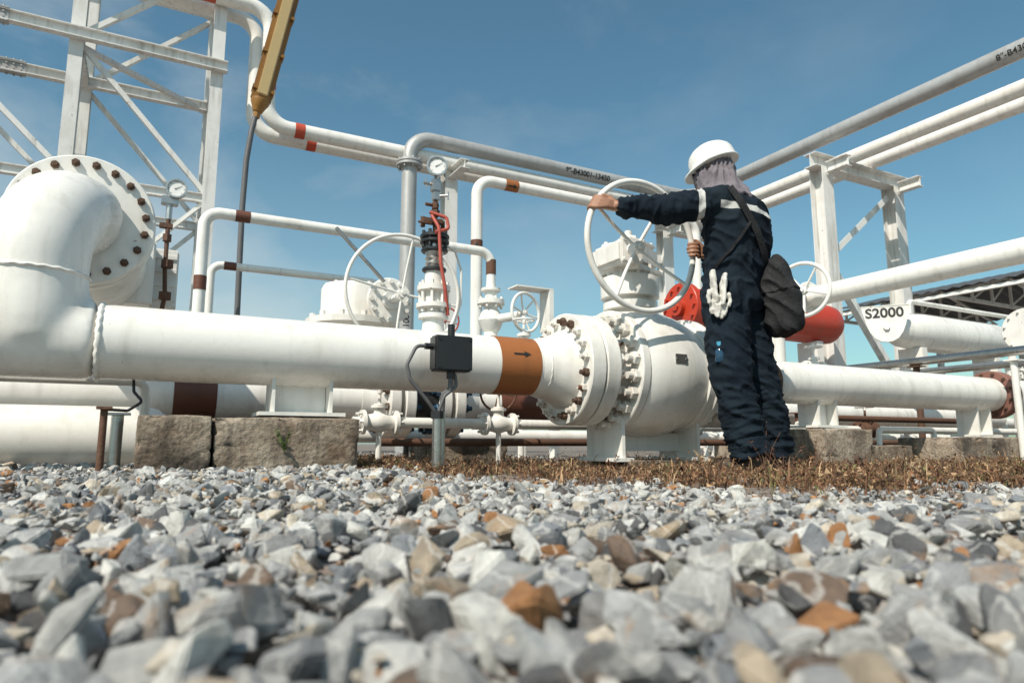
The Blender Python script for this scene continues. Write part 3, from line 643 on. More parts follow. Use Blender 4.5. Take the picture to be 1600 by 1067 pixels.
w1=pipe('white_overhead_pipe',[(-6,9.13,6.0),(1.13,9.13,6.0),(1.13,9.13,4.36),(9.0,9.13,4.36),(9.0,-4,4.36)],.10,.3,'white_clean','long white overhead pipe with orange flow bands',group='white overhead pipes')
w2=pipe('white_overhead_pipe',[(-6,9.47,6.0),(1.0,9.47,6.0),(1.0,9.47,4.36),(9.45,9.47,4.36),(9.45,-4,4.36)],.10,.3,'white_clean','long white overhead pipe with orange flow bands',group='white overhead pipes')
for xx in (1.50,1.72): band(w1 if xx<1.6 else w2,(xx,9.13 if xx<1.6 else 9.47,4.36),(xx+.13,9.13 if xx<1.6 else 9.47,4.36),.10,'redband')
band(w1,(1.13,9.13,4.85),(1.13,9.13,5.0),.10,'redband'); band(w1,(.22,9.13,6.0),(.42,9.13,6.0),.10,'redband')
w3=pipe('elbowed_pipe',[(3.72,8.0,.0),(3.72,8.0,3.68),(7.6,8.0,3.68),(7.6,8.0,.3)],.078,.22,'white_clean','white elbowed pipe with brown flow arrow bands')
band(w3,(4.13,8.0,3.68),(4.33,8.0,3.68),.078,'orange'); band(w3,(3.72,8.0,2.62),(3.72,8.0,2.82),.078,'brown')
arrow(w3,(4.23,8.0,3.68),X,(0,-.9,-.43),(0,-.43,.9),.08,.13,.06)
arrow(w3,(3.72,8.0,2.72),Z,(-.4,-.9,0),(.9,-.4,0),.08,.13,.06)
s1=pipe('small_white_pipe',[(.31,6.1,.0),(.31,6.1,2.08),(3.0,6.1,2.08),(3.0,6.1,1.85)],.048,.13,'white_clean','small white elbowed pipe with brown band')
band(s1,(.55,6.1,2.08),(.67,6.1,2.08),.048,'brown'); band(s1,(.31,6.1,1.4),(.31,6.1,1.52),.048,'brown')
s2=pipe('small_white_pipe',[(.4,6.3,.0),(.4,6.3,1.68),(1.9,6.3,1.68),(1.9,6.3,.6)],.034,.09,'white_clean','thin white pipe with brown band below another pipe')
band(s2,(.5,6.3,1.68),(.6,6.3,1.68),.034,'brown')
gv=thing('globe_valve','small white globe valve with rusty bonnet and spoked hand wheel','valve',(3.0,6.1,1.0))
bm=BM(); lathe(bm,(3.0,6.1,1.15),Z,[(0,.14),(.04,.14),(.045,.07),(.1,.07),(.14,.1),(.22,.13),(.3,.1),(.34,.07),(.38,.07),(.385,.14),(.43,.14),(.435,.06),(.52,.06),(.525,.1),(.55,.1),(.56,.05),(.7,.045)],32)
for i in range(8):
    t=i*math.pi/4; cyl(bm,(3.0+.115*math.cos(t),6.1+.115*math.sin(t),1.50),(3.0+.115*math.cos(t),6.1+.115*math.sin(t),1.61),.014,seg=6)
finish(bm,'valve_body',gv,'white')
bm=BM(); disc(bm,(3.0,6.1,1.10),Z,.15,.045); finish(bm,'flange',gv,'rust'); bm=BM(); cyl(bm,(3.0,6.1,1.85),(3.0,6.1,2.0),.052,seg=20); finish(bm,'rusty_sleeve',gv,'rust')
bm=BM(); cyl(bm,(3.05,6.0,1.38),(3.14,5.75,1.38),.045,seg=16); finish(bm,'bonnet',gv,'white')
handwheel(gv,(3.17,5.68,1.40),(-.3,.95,0),.19,.016,6,.03,.2,.03)
bm=BM(); box(bm,(3.6,6.0,1.5),(.05,.2,.42)); box(bm,(3.41,6.0,1.72),(.43,.2,.015)); finish(bm,'bracket',gv,'white'); 
ev=thing('check_valve','white flanged check valve with dark tubing','valve',(3.5,5.6,.5))
bm=BM(); lathe(bm,(3.45,5.9,1.0),X,[(0,.13),(.05,.13),(.055,.08),(.25,.12),(.3,.08),(.305,.13),(.35,.13)],28); cyl(bm,(3.62,5.9,1.0),(3.62,5.9,0),.06,seg=16); finish(bm,'valve_body',ev,'white')
bm=BM(); tube(bm,rpath([(3.5,5.8,1.1),(3.5,5.8,1.3),(3.75,5.8,1.32),(3.85,5.8,1.05)],.06,5),.014,8); finish(bm,'tubing',ev,'greydark')
# ------------------------------------------------------------------ TOWER (left)
tw=thing('steel_tower','tall white bolted steel frame tower with cross braces','steel tower',(-.3,9.9,0))
def member(par,name,p0,p1,kind='h',**k):
    bm=BM(); (hbeam if kind=='h' else angle)(bm,p0,p1,**k); return finish(bm,name,par,'steel_white',smooth=False)
FY,BY=9.3,10.6
for x in (-1.07,.5,-4.2):
    for y in (FY,BY): member(tw,'column',(x,y,0),(x,y,9.0),h=.16,w=.15,up=(0,1,0))
for z in (5.05,6.55,8.2):
    for y in (FY-.0,BY):
        member(tw,'beam',(-7,y-.13,z),(.62,y-.13,z),h=.14,w=.10)
for z in (3.26,):
    member(tw,'beam',(-1.07,FY,z),(.5,FY,z),h=.12,w=.08); member(tw,'beam',(-4.2,FY,z),(-1.07,FY,z),h=.12,w=.08); member(tw,'beam',(-1.07,BY,z),(.5,BY,z),h=.12,w=.08)
for x in (-1.07,.5):
    for z in (5.05,6.55,3.26): member(tw,'beam',(x,FY+.1,z),(x,BY-.1,z),h=.13,w=.09)
for y in (FY,BY):
    B=dict(kind='a',w=.06)
    member(tw,'brace',(-1.0,y,4.95),(.45,y,3.35),**B); member(tw,'brace',(.45,y,3.2),(-1.0,y,1.6),**B)
    member(tw,'brace',(-2.7,y,4.95),(-1.1,y,3.35),**B); member(tw,'brace',(-1.0,y,5.15),(.45,y,6.5),**B); member(tw,'brace',(-1.0,y,6.65),(.45,y,8.1),**B)
    member(tw,'brace',(-4.2,y,3.3),(-2.7,y,4.95),**B)
member(tw,'brace',(-1.0,FY+.1,5.0),(.45,BY-.1,5.0),'a',w=.06); member(tw,'brace',(-1.0,FY+.1,6.5),(.45,BY-.1,6.5),'a',w=.06); member(tw,'brace',(.5,FY+.1,5.0),(.5,BY,3.3),'a',w=.06)
for y in (FY-.13,BY-.13):
    x=-1.95; bm=BM(); box(bm,(x,y-.016,5.05),(.42,.022,.10)); box(bm,(x,y,5.129),(.42,.113,.014)); box(bm,(x,y,4.971),(.42,.113,.014))
    for i in range(5):
        for sz in (-1,1):
            cyl(bm,(x-.16+i*.08,y-.035*sz,5.13),(x-.16+i*.08,y-.035*sz,5.155),.012,seg=6); cyl(bm,(x-.16+i*.08,y-.035*sz,4.945),(x-.16+i*.08,y-.035*sz,4.97),.012,seg=6)
        for zz in (5.02,5.08): cyl(bm,(x-.16+i*.08,y-.02,zz),(x-.16+i*.08,y-.045,zz),.012,seg=6)
    finish(bm,'splice_plate',tw,'grey',smooth=False)
# ------------------------------------------------------------------ PIPE RACKS
def rack(x0,x1,y,z,label,braces=True,w=.22):
    rk=thing('pipe_rack',label,'pipe rack',((x0+x1)/2,y,0),'steel pipe racks')
    for x in (x0,x1):
        member(rk,'column',(x,y,0),(x,y,z-.1),h=w,w=w,up=(0,1,0),t=.014)
        bm=BM(); box(bm,(x,y,.012),(.4,.4,.02)); finish(bm,'base_plate',rk,'steel_white')
    member(rk,'beam',(x0-.22,y,z),(x1+.3,y,z),h=.2,w=.2); 
    for x in (x0,x1): member(rk,'stub_beam',(x,y-.45,z-.12),(x,y-.125,z-.12),h=.16,w=.12)
    if braces:
        member(rk,'brace',(x0+.12,y,z-1.35),(x1-.12,y,z-.25),'a',w=.09); member(rk,'brace',(x0+.12,y,z-1.5),(x1-.12,y,z-3.2),'a',w=.09)
    return rk
rack(8.35,10.0,6.2,4.16,'white steel pipe rack frame carrying overhead pipes')
rack(8.35,10.0,9.6,4.16,'white steel pipe rack frame near the pipe corner',False)
rk=thing('pipe_rack','slim white steel post carrying overhead pipes','pipe rack',(3.85,9.3,0),'steel pipe racks')
member(rk,'column',(3.85,9.3,0),(3.85,9.3,4.5),h=.2,w=.2,up=(0,1,0)); member(rk,'beam',(3.85,8.7,4.2),(3.85,9.8,4.2),h=.14,w=.14)
# ------------------------------------------------------------------ LAMP
lp=thing('yard_lamp','tilted bronze yellow tubular lamp on a thin bent grey pole','lamp',(.66,6.5,0))
bm=BM(); tube(bm,[(.66,6.5,-.03),(.655,6.5,1.0),(.645,6.5,1.8),(.64,6.5,2.3),(.65,6.5,2.75),(.68,6.5,3.05),(.715,6.5,3.25)],.026,14); cyl(bm,(.66,6.5,-.01),(.66,6.5,.03),.1,seg=16); finish(bm,'pole',lp,'greydark')
a0=V((.72,6.5,3.24)); a1=V((1.0,6.35,4.8)); ax=(a1-a0).normalized()
bm=BM(); m_,L_,c_=beamframe(a0+ax*.10,a1,(0,1,0)); box(bm,c_,(L_,.185,.12),m_,bev=.03); lathe(bm,a0,ax,[(0,.03),(.01,.045),(.05,.06),(.10,.085),(.13,.085)],20); cyl(bm,a0-ax*.05,a0+ax*.02,.034,seg=10)
for t in (.22,.6,1.0,1.4): box(bm,a0+ax*t,(.03,.2,.135),m_)
finish(bm,'lamp_housing',lp,'yellow')
bm=BM(); box(bm,c_-V(m_.col[2])*.066,(L_-.12,.10,.03),m_,bev=.01); finish(bm,'diffuser',lp,'diffuser')
# ------------------------------------------------------------------ RED VESSEL
rv=thing('red_vessel','bright red horizontal pressure vessel with bolted end cover','pressure vessel',(6.6,5.9,0))
bm=BM(); lathe(bm,(5.4,5.9,1.69),X,[(0,.24),(2.3,.265),(2.45,.25),(2.55,.19),(2.6,.1),(2.61,.0)],48); finish(bm,'shell',rv,'red')
bm=BM(); disc(bm,(5.32,5.9,1.69),X,.29,.09); cyl(bm,(5.32,5.9,1.69),(5.26,5.9,1.69),.10,seg=24); cyl(bm,(5.26,5.9,1.69),(5.24,5.9,1.69),.05,seg=6)
for i in range(12):
    t=i*math.pi/6; cyl(bm,(5.32,5.9+.24*math.cos(t),1.69+.24*math.sin(t)),(5.29,5.9+.24*math.cos(t),1.69+.24*math.sin(t)),.02,seg=6)
finish(bm,'end_cover',rv,'red')
for xx in (5.8,7.5):
    bm=BM(); box(bm,(xx,5.9,.72),(.12,.3,1.43)); finish(bm,'saddle_leg',rv,'white')
# ------------------------------------------------------------------ RIGHT MID PIPE w/ VALVE
rp=thing('branch_pipe','thick white branch pipe ending in a hand wheel valve','pipe',(6.1,3,0))
bm=BM(); tube(bm,rpath([(6.1,-3,1.67),(6.1,5.25,1.67),(6.1,5.25,.2)],.22),.105,40); finish(bm,'pipe',rp,'white_clean')
flange(rp,(6.1,4.75,1.67),Y,.17,.04,8,.14,.016,side=-1,bmat='whitebolt'); flange(rp,(6.1,5.0,1.67),Y,.17,.04,8,.14,.016,side=1,bmat='whitebolt')
bm=BM(); lathe(bm,(6.1,4.79,1.67),Y,[(0,.12),(.1,.15),(.21,.12)],28); cyl(bm,(6.1,4.85,1.67),(5.78,4.6,1.67),.035,seg=16); finish(bm,'valve_body',rp,'white')
handwheel(rp,(5.72,4.55,1.67),(.95,.3,0),.27,.02,5,.04,.3,.035)
flange(rp,(6.1,2.5,1.67),Y,.19,.06,10,.155,.022,side=1,bmat='whitebolt')
# ------------------------------------------------------------------ tagged vessel
sv=thing('tagged_vessel','white horizontal tapered vessel with stencilled tag plate','vessel',(9,5.0,0))
bm=BM(); lathe(bm,(7.75,5.0,1.50),X,[(0,.05),(.04,.14),(.25,.2),(.6,.23),(2.2,.23),(2.45,.2),(2.6,.1)],40); finish(bm,'shell',sv,'white_clean')
nrm=V((-.80,-.60,0)); sid=V((.60,-.80,0)); pc=V((7.62,4.93,1.62))
bm=BM(); prof=[(-.25,.13),(.25,.13),(.25,.10),(.232,.02),(.205,-.09),(.17,-.18),(.12,-.25),(.06,-.285),(0,-.295),(-.06,-.285),(-.12,-.25),(-.17,-.18),(-.205,-.09),(-.232,.02),(-.25,.10)]
f0=[bm.verts.new(pc+sid*x+Z*z-nrm*.01) for x,z in prof]; f1=[bm.verts.new(pc+sid*x+Z*z-nrm*.06) for x,z in prof]
bm.faces.new(f0); bm.faces.new(f1[::-1]); bridge(bm,f0,f1)
box(bm,pc+Z*.137-nrm*.035,(.51,.06,.012),Matrix((sid,-nrm,Z)).transposed())
finish(bm,'tag_plate',sv,'white')
bm=textbm('S2000',.165,.0035); bm.transform(Matrix.Translation((-.215,0,0)))
for v in bm.verts: v.co=pc+sid*v.co.x*1.0+Z*(v.co.y*.95+.05)-nrm*.004
finish(bm,'lettering',sv,'fadedink',smooth=False)
bm=BM(); cyl(bm,pc+Z*-.12-nrm*.01,pc+Z*-.12+nrm*.02,.035,seg=6); finish(bm,'cover_bolt',sv,'white')
for xx in (8.2,9.8):
    bm=BM(); box(bm,(xx,5.0,.65),(.1,.3,1.28)); finish(bm,'saddle_leg',sv,'white')
bm=BM(); tube(bm,rpath([(8.2,5.0,1.72),(8.2,5.0,1.88),(10.5,5.0,1.88),(10.5,5.0,1.5)],.06,5),.03,12); finish(bm,'pipe',sv,'white')
pipe('grey_rail_pipe',[(6.6,-2,.935),(6.6,4.9,.935),(6.6,4.9,.3)],.04,.1,'chrome','shiny grey conduit pipe crossing above pipeline',group='grey conduit pipes')
pipe('grey_rail_pipe',[(6.9,-2,.86),(6.9,4.7,.86),(6.9,4.7,.3)],.035,.1,'chrome','shiny grey conduit pipe crossing above pipeline',group='grey conduit pipes')
post(6.6,4.0,.88,.03,'rust','short rusty post under grey conduit pipe')
ex=thing('flanged_valve','white flanged valve on a short stand at pipe end','valve',(8.3,3.6,0))
bm=BM(); lathe(bm,(8.1,3.7,1.32),X,[(0,.12),(.1,.2),(.4,.24),(.7,.2)],32); cyl(bm,(8.4,3.7,1.2),(8.4,3.7,-.02),.08,seg=16); finish(bm,'valve_body',ex,'white')
flange(ex,(8.05,3.7,1.32),X,.23,.05,12,.2,.014,side=-1,bmat='whitebolt')
for i,(x,y,z) in enumerate([(7.3,5.3,.7),(9.2,4.4,.9),(6.9,6.2,.9),(4.6,5.4,.7),(6.2,4.75,.62),(7.9,4.2,.55)]):
    e=thing('valve_station',['small white valve manifold with box on riser','white flanged fitting on a short riser','white box shaped valve station on riser','small white flanged riser with round cover','small white flanged riser with round cover','small white flanged riser with round cover'][i],'valve',(x,y,0))
    bm=BM(); cyl(bm,(x,y,-.02),(x,y,z),.05,seg=16); lathe(bm,(x,y,z),Z,[(0,.12),(.04,.12),(.045,.08),(.16,.09),(.165,.13),(.2,.13),(.21,.04),(.3,.04)],24); box(bm,(x+.15,y,z+.1),(.16,.14,.14),bev=.01)
    for k in range(8): cyl(bm,(x+.105*math.cos(k*.785),y+.105*math.sin(k*.785),z-.02),(x+.105*math.cos(k*.785),y+.105*math.sin(k*.785),z+.06),.012,seg=6)
    finish(bm,'valve_body',e,'white')
    handwheel(e,(x-.12,y-.16,z+.1),(.3,.9,0),.1,.01,4,.02,.2,.02,'white' if i%2 else 'greydark')
lowpipe([(-2,7.0,.9),(14,7.0,.9)],.1,.1,'white_clean','white pipe crossing yard at knee height')
lowpipe([(5.5,8.2,1.2),(16,8.2,1.2)],.12,.1,'white_clean','white pipe crossing yard at waist height')
# SHED
sh=thing('open_shed','open sided shed with dark corrugated roof and white trusses','shed',(22,11.6,0))
def SHP(x,y,z): return V((22+x,11.6+y,z))
bm=BM()
n=36
for side in (-1,1):
    prev=None
    for i in range(n+1):
        y=-3.2+6.0*i/n; dz=.05 if i%2 else 0
        a=bm.verts.new(SHP(0,y,5.05+dz)); b=bm.verts.new(SHP(side*3.2,y,4.25+dz))
        if prev: bm.faces.new((prev[0],a,b,prev[1]))
        prev=(a,b)
bmesh.ops.remove_doubles(bm,verts=bm.verts,dist=1e-4)
finish(bm,'roof',sh,'roof',smooth=False)
for x in (-2.9,2.9):
    for y in (-3,0,2.6): member(sh,'post',SHP(x,y,0),SHP(x,y,4.25),h=.16,w=.16,up=(0,1,0))
for y in (-3.0,-1.2,.8,2.7):
    bm=BM(); angle(bm,SHP(-3.1,y,4.1),SHP(3.1,y,4.1),w=.09); angle(bm,SHP(-3.1,y,4.15),SHP(0,y,4.95),w=.09); angle(bm,SHP(3.1,y,4.15),SHP(0,y,4.95),w=.09)
    for k in (-2,-1,0,1,2): angle(bm,SHP(k,y,4.1),SHP(k,y,4.93-abs(k)*.26),w=.06)
    for k in (-2,-1,0,1): angle(bm,SHP(k,y,4.1),SHP(k+1,y,4.9-abs(k+1)*.26),w=.06)
    finish(bm,'roof_truss',sh,'steel_white',smooth=False)
bm=BM(); angle(bm,SHP(-3.1,-3.1,4.12),SHP(-3.1,2.8,4.12),w=.12); finish(bm,'eave_beam',sh,'steel_white',smooth=False)
# WEEDS
def weed(x,y,z,h,n,label,mat):
    bm=BM()
    for i in range(n):
        a=random.random()*6.28; L=h*random.uniform(.5,1); dx,dy=math.cos(a)*L*.5,math.sin(a)*L*.5
        pts=[(x,y,z),(x+dx*.4,y+dy*.4,z+L*.6),(x+dx,y+dy,z+L)]; tube(bm,pts,[.002,.0015,.001],5)
        for k in range(9):
            t=random.random(); p=V((x+dx*t,y+dy*t,z+L*t)); q=V((random.uniform(-1,1),random.uniform(-1,1),random.uniform(-.2,.6))).normalized()*.022; s=q.cross(Z).normalized()*.006
            bm.faces.new([bm.verts.new(c) for c in (p,p+q*.5+s,p+q,p+q*.5-s)])
    return finish(bm,'weed_plant',None,mat,smooth=False,label=label,category='weed',group='small weeds')
weed(.50,2.91,.11,.10,5,'small green weed sprouting by the concrete block','green')
weed(2.62,2.35,-.01,.28,7,'dry brown twiggy weed beside the worker','rust'); weed(2.9,2.3,-.01,.2,6,'dry brown twiggy weed beside the worker','rust')
for k in range(14):
    q=C(random.uniform(-.2,2.6),random.uniform(2.5,3.7)); weed(q.x,q.y,-.01,random.uniform(.07,.14),8,'low dry brown weed clump on bare soil','rust' if k%2 else 'tan')
# ------------------------------------------------------------------ PERSON
F0=C(1.24,3.55,-.012); RM=Matrix.Rotation(math.radians(-28),4,'Z'); TM=Matrix.Translation(F0)@RM; TI=TM.inverted()
def L(x,y,z): return V((x,y,z))
U=V((.7071,.7071,0)); Wd=V((.7071,-.7071,0))
def loft(bm,rings,seg=32):
    prev=None;first=None
    for c,a,b in rings:
        k=ring(bm,V(c),U,Wd,a,b,seg)
        if prev: bridge(bm,prev,k)
        else: first=k
        prev=k
    bm.faces.new(first[::-1]); bm.faces.new(prev)
torso=[((-.07,0,.80),.14,.11),((-.07,0,.88),.20,.16),((-.07,0,.96),.188,.15),((-.065,0,1.02),.168,.138),((-.055,0,1.08),.188,.15),((-.035,0,1.20),.212,.165),((-.028,0,1.32),.224,.165),((-.033,0,1.41),.212,.148),((-.05,0,1.455),.16,.115),((-.075,0,1.49),.09,.085),((-.085,0,1.525),.08,.08)]
Lsh=L(-.17,-.12,1.405); Rsh=L(.11,.13,1.405)
R3=TI.to_3x3()
GL=TI@V((1.982,2.8,1.366)); GR=TI@V((2.635,2.8,1.21))
wl=TI@(V((1.982,2.8,1.366))+V((.088,-.045,-.002))); wr=TI@(V((2.635,2.8,1.21))+V((.085,-.01,-.01)))
def limb(bm,pts,rad,seg=24): 
    P=[V(p) for p in pts]; out=[];rr=[]
    for i in range(len(P)-1):
        for k in range(6): t=k/6; out.append(P[i].lerp(P[i+1],t)); rr.append(rad[i]+(rad[i+1]-rad[i])*t)
    out.append(P[-1]); rr.append(rad[-1]); tube(bm,out,rr,seg)
Lel=(Lsh+wl)/2+V((.0,-.01,-.035)); Rel=L(.03,.31,1.19)
LK=[L(-.125,-.06,.90),L(-.135,-.12,.47),L(-.055,-.14,.07)]; RK=[L(-.005,.06,.90),L(.065,.05,.47),L(.165,.09,.07)]
def hand(bm,G,t,a,b,w):
    ends=[200,228,215,185]
    for i in range(4):
        c=G+t*(.034-i*.0225)
        pts=[]
        for k in range(8):
            ph=math.radians(12+(ends[i]-12)*k/7); rr=.034-.006*min(1,k/3); pts.append(c+(a*math.cos(ph)+b*math.sin(ph))*rr)
        tube(bm,pts,[.011,.0105,.0103,.0098,.0094,.009,.0084,.0072],10)
        tube(bm,[w+t*(.015-i*.01),w.lerp(pts[0],.5)+a*.004,pts[0]],[.016,.0155,.012],12)
    sw=(w-G).normalized()
    tube(bm,[w+t*.012,w.lerp(G,.35)+t*.04+a*.006,w.lerp(G,.62)+t*.054+a*.012,G+t*.060+sw*.012-a*.004+a*.02,G+t*.062-sw*.012+a*.022],[.016,.0145,.0125,.0115,.009],10)
bm=BM(); loft(bm,[(c,a-.04,b-.04) for c,a,b in torso[:-1]])
limb(bm,[Lsh,Lel,wl],[.05,.042,.027]); limb(bm,[Rsh,Rel,wr],[.05,.042,.027]); limb(bm,LK,[.085,.055,.04]); limb(bm,RK,[.085,.055,.04])
HC=L(-.13,.02,1.625); fw=V((-.86,.5,0)).normalized(); sd=V((.5,.86,0)).normalized()
limb(bm,[L(-.075,0,1.45),L(-.11,.01,1.54)],[.06,.058])
def ell(bm,c,rx,ry,rz,fx,sy,seg=24,rg=14):
    prev=None
    top=bm.verts.new(V(c)+Z*rz); 
    for i in range(1,rg):
        ph=math.pi*i/rg; k=ring(bm,V(c)+Z*rz*math.cos(ph),fx,sy,rx*math.sin(ph),ry*math.sin(ph),seg)
        if prev: bridge(bm,prev,k)
        else:
            for j in range(seg): bm.faces.new((top,k[j],k[(j+1)%seg]))
        prev=k
    bot=bm.verts.new(V(c)-Z*rz)
    for j in range(seg): bm.faces.new((prev[(j+1)%seg],prev[j],bot))
ell(bm,HC,.095,.075,.115,fw,sd); ell(bm,HC+fw*.095-Z*.01,.018,.013,.022,fw,sd); ell(bm,HC+fw*.07-Z*.075,.03,.035,.025,fw,sd)
for s in(-1,1): ell(bm,HC+sd*.077*s-Z*.005,.02,.01,.03,fw,sd)
hand(bm,GL,R3@V((.51,0,.857)),R3@V((0,-1,0)),R3@V((-.857,0,.51)),wl)
hand(bm,GR,R3@V((0,0,1)),R3@V((1,0,0)),R3@V((0,-1,0)),wr)
for K,s in ((LK,-1),(RK,1)): limb(bm,[K[2],K[2]+V((-.12,.06,-.03))],[.04,.03])
bm=voxel(bm,.0048,2,.35); bm.transform(TM)
person=finish(bm,'person',None,'skin',origin=F0,label='worker in navy coverall and white helmet turning a valve wheel',category='person',ang=9)
bm=BM(); loft(bm,torso)
cl=wl.lerp(Lel,.12); cr=wr.lerp(Rel,.1)
limb(bm,[L(-.07,-.02,1.40),Lsh,Lel,cl],[.105,.092,.072,.050]); limb(bm,[L(0,.03,1.39),Rsh,Rel,cr],[.105,.092,.072,.05]); limb(bm,LK[:2]+[LK[2]+V((0,0,.02))],[.130,.098,.090]); limb(bm,RK[:2]+[RK[2]+V((0,0,.02))],[.128,.093,.088])
tube(bm,[cl+(wl-cl)*-.2,cl+(wl-cl)*.35],.053,20)
loft(bm,[((-.07,0,1.00),.178,.146),((-.07,0,1.04),.178,.146)])
ell(bm,L(-.205,-.15,.62),.05,.03,.10,V((.8,-.6,0)),V((.6,.8,0)))
ell(bm,L(-.085,-.17,.90),.075,.02,.085,V((.7,.7,0)),V((.7,-.7,0)))
bm=voxel(bm,.0085,6,.5)
bm.normal_update()
for v in bm.verts:
    p=v.co; q=V((p.x*6,p.y*6,p.z*4))
    wv=noise.noise(p*3.0)*.6
    n1=noise.noise(q); r1=1-abs(noise.noise(V((p.x*9+wv,p.y*9,p.z*13+p.x*6+wv))))*2.2
    r1=max(0,r1)**2
    low=max(0,1-p.z/.6); n3=max(0,1-abs(noise.noise(V((p.x*5,p.y*5,p.z*30+wv*4))))*2.2)**1.5*low
    waist=math.exp(-((p.z-1.08)/.07)**2); n5=max(0,1-abs(noise.noise(V((p.x*24,p.y*24,p.z*7))))*2)*waist
    arm=1 if p.x<-.22 and p.z>1.15 else 0
    knee=math.exp(-((p.z-.47)/.12)**2); n6=max(0,1-abs(noise.noise(V((p.x*7+4,p.y*7,p.z*22+p.x*10))))*2.2)**1.5*knee
    n4=max(0,1-abs(noise.noise(V((p.x*26,p.y*8+p.z*8,p.z*9+5))))*2.2)**1.5*arm
    v.co+=v.normal*(n1*.013+r1*.015+n3*.019+n4*.012+n5*.010+n6*.012-.008)
bm.normal_update(); bvh=BVHTree.FromBMesh(bm)
def childL(bm,name,mat,par=None,smooth=True,ang=.9):
    me=bpy.data.meshes.new(name)
    bmesh.ops.recalc_face_normals(bm,faces=bm.faces)
    for f in bm.faces: f.smooth=smooth
    if smooth:
        for e in bm.edges:
            if len(e.link_faces)==2 and e.calc_face_angle(0)>ang: e.smooth=False
    bm.to_mesh(me); bm.free(); me.materials.append(M[mat]); ob=bpy.data.objects.new(name,me); COL.objects.link(ob); ob.rotation_euler=(0,0,math.radians(-28))
    place(ob,par if par else person,F0); return ob
childL(bm,'coverall','cloth',ang=9)
def surf(x,z,off=.006):
    h=bvh.ray_cast(V((x,-2,z)),V((0,1,0)))
    return (h[0]+h[1]*off) if h[0] is not None else V((x,0,z))
for K,nm in ((LK,1),(RK,2)):
    bm=BM(); h=K[2]; d=V((-.85,.5,0)).normalized()
    limb(bm,[h+V((0,0,.06)),h+V((0,0,-.02))],[.058,.052]); 
    tube(bm,[h-d*.06+V((0,0,-.025)),h+V((0,0,-.02)),h+d*.08+V((0,0,-.025)),h+d*.15+V((0,0,-.035)),h+d*.20+V((0,0,-.045))],[.035,.048,.045,.04,.02],16)
    bm=voxel(bm,.008,5,.5)
    for v in bm.verts: v.co.z=max(v.co.z,.002)
    childL(bm,'boot','boot')
# scarf
bm=BM(); ell(bm,HC-Z*.01,.108,.092,.12,fw,sd); 
prof=[(1.60,.098,.092),(1.56,.104,.10),(1.52,.118,.108),(1.49,.14,.125),(1.462,.162,.14),(1.45,.165,.142)]
prev=None
for z,a,b in prof[::-1]:
    t=(1.60-z)/.15; c=V((-.13,.0,z)).lerp(V((-.08,-.012,z)),min(1,t)); k=ring(bm,c,U,Wd,a,b,28)
    if prev: bridge(bm,prev,k)
    else: bm.faces.new(k[::-1])
    prev=k
bm.faces.new(prev)
bm=voxel(bm,.0065,5,.5); bm.normal_update()
for v in bm.verts:
    p=v.co; an=math.atan2(p.y,p.x+.12)
    v.co+=v.normal*((max(0,1-abs(noise.noise(V((math.cos(an)*3.2,math.sin(an)*3.2,p.z*5))))*2.4)**1.3)*.02-.006+noise.noise(p*20)*.004)
    if p.z<1.49: v.co.z+=noise.noise(V((math.cos(an)*2.5,math.sin(an)*2.5,3)))*.03
childL(bm,'head_scarf','scarf',ang=9)
# helmet
bm=BM(); tilt=Matrix.Rotation(math.radians(-17),3,sd); hc=HC+Z*.035-fw*.0
prof=[(-.004,.128),(.0,.131),(.006,.129),(.012,.121),(.03,.120),(.06,.115),(.085,.104),(.105,.084),(.12,.057),(.129,.025),(.131,.002)]
prev=None; first=None
for z,r in prof:
    k=[]
    for i in range(56):
        t=2*math.pi*i/56; ct,s_=math.cos(t),math.sin(t); rr=r
        if z<.01: rr*=1+.22*max(0,ct)**3
        ridge=.006*math.exp(-(s_*r/.018)**2) if z>.02 else 0
        q=V((0,0,0))+fw*ct*rr*1.08+sd*s_*rr*.93+Z*(z*1.05+ridge-(.012*max(0,ct) if z<.01 else 0)); k.append(bm.verts.new(hc+tilt@q))
    if prev: bridge(bm,prev,k)
    else: first=k
    prev=k
bm.faces.new(prev); bm.faces.new(first[::-1])
childL(bm,'helmet','helmet',ang=.8)
bm=BM()
for s in(-1,1): ell(bm,HC+fw*.104+sd*.035*s+Z*.0,.012,.03,.02,fw,sd,14,8)
tube(bm,[HC+fw*.09+sd*.07,HC+sd*.104],.004,8); tube(bm,[HC+fw*.09-sd*.07,HC-sd*.104],.004,8); childL(bm,'sunglasses','black')
def topL(bm,name,mat,label,cat):
    o=childL(bm,name,mat); o.parent=None; o.location=F0; o['label']=label; o['category']=cat; return o
bm=BM(); bc=L(.150,-.080,.90); bu=V((.9,-.45,0)).normalized(); bw=V((.45,.9,0)).normalized(); prev=None
def sgnp(x,p): return math.copysign(abs(x)**p,x)
for i in range(17):
    ph=-math.pi/2+math.pi*i/16; zz=sgnp(math.sin(ph),.7)*.205; rr=abs(math.cos(ph))**.5
    if i in (0,16): rr=.22
    wz=1.1-.45*(zz/.205) if zz>0 else 1.1
    k=[bm.verts.new(bc+bu*(-.03*(zz/.205))+Z*(zz+.014*math.cos(2*math.pi*j/32))+bu*sgnp(math.cos(2*math.pi*j/32),.85)*.086*rr*wz+bw*sgnp(math.sin(2*math.pi*j/32),.85)*.064*rr*wz) for j in range(32)]
    if prev: bridge(bm,prev,k)
    else: bm.faces.new(k[::-1])
    prev=k
bm.faces.new(prev)
bm=voxel(bm,.0065,4,.5); bm.normal_update()
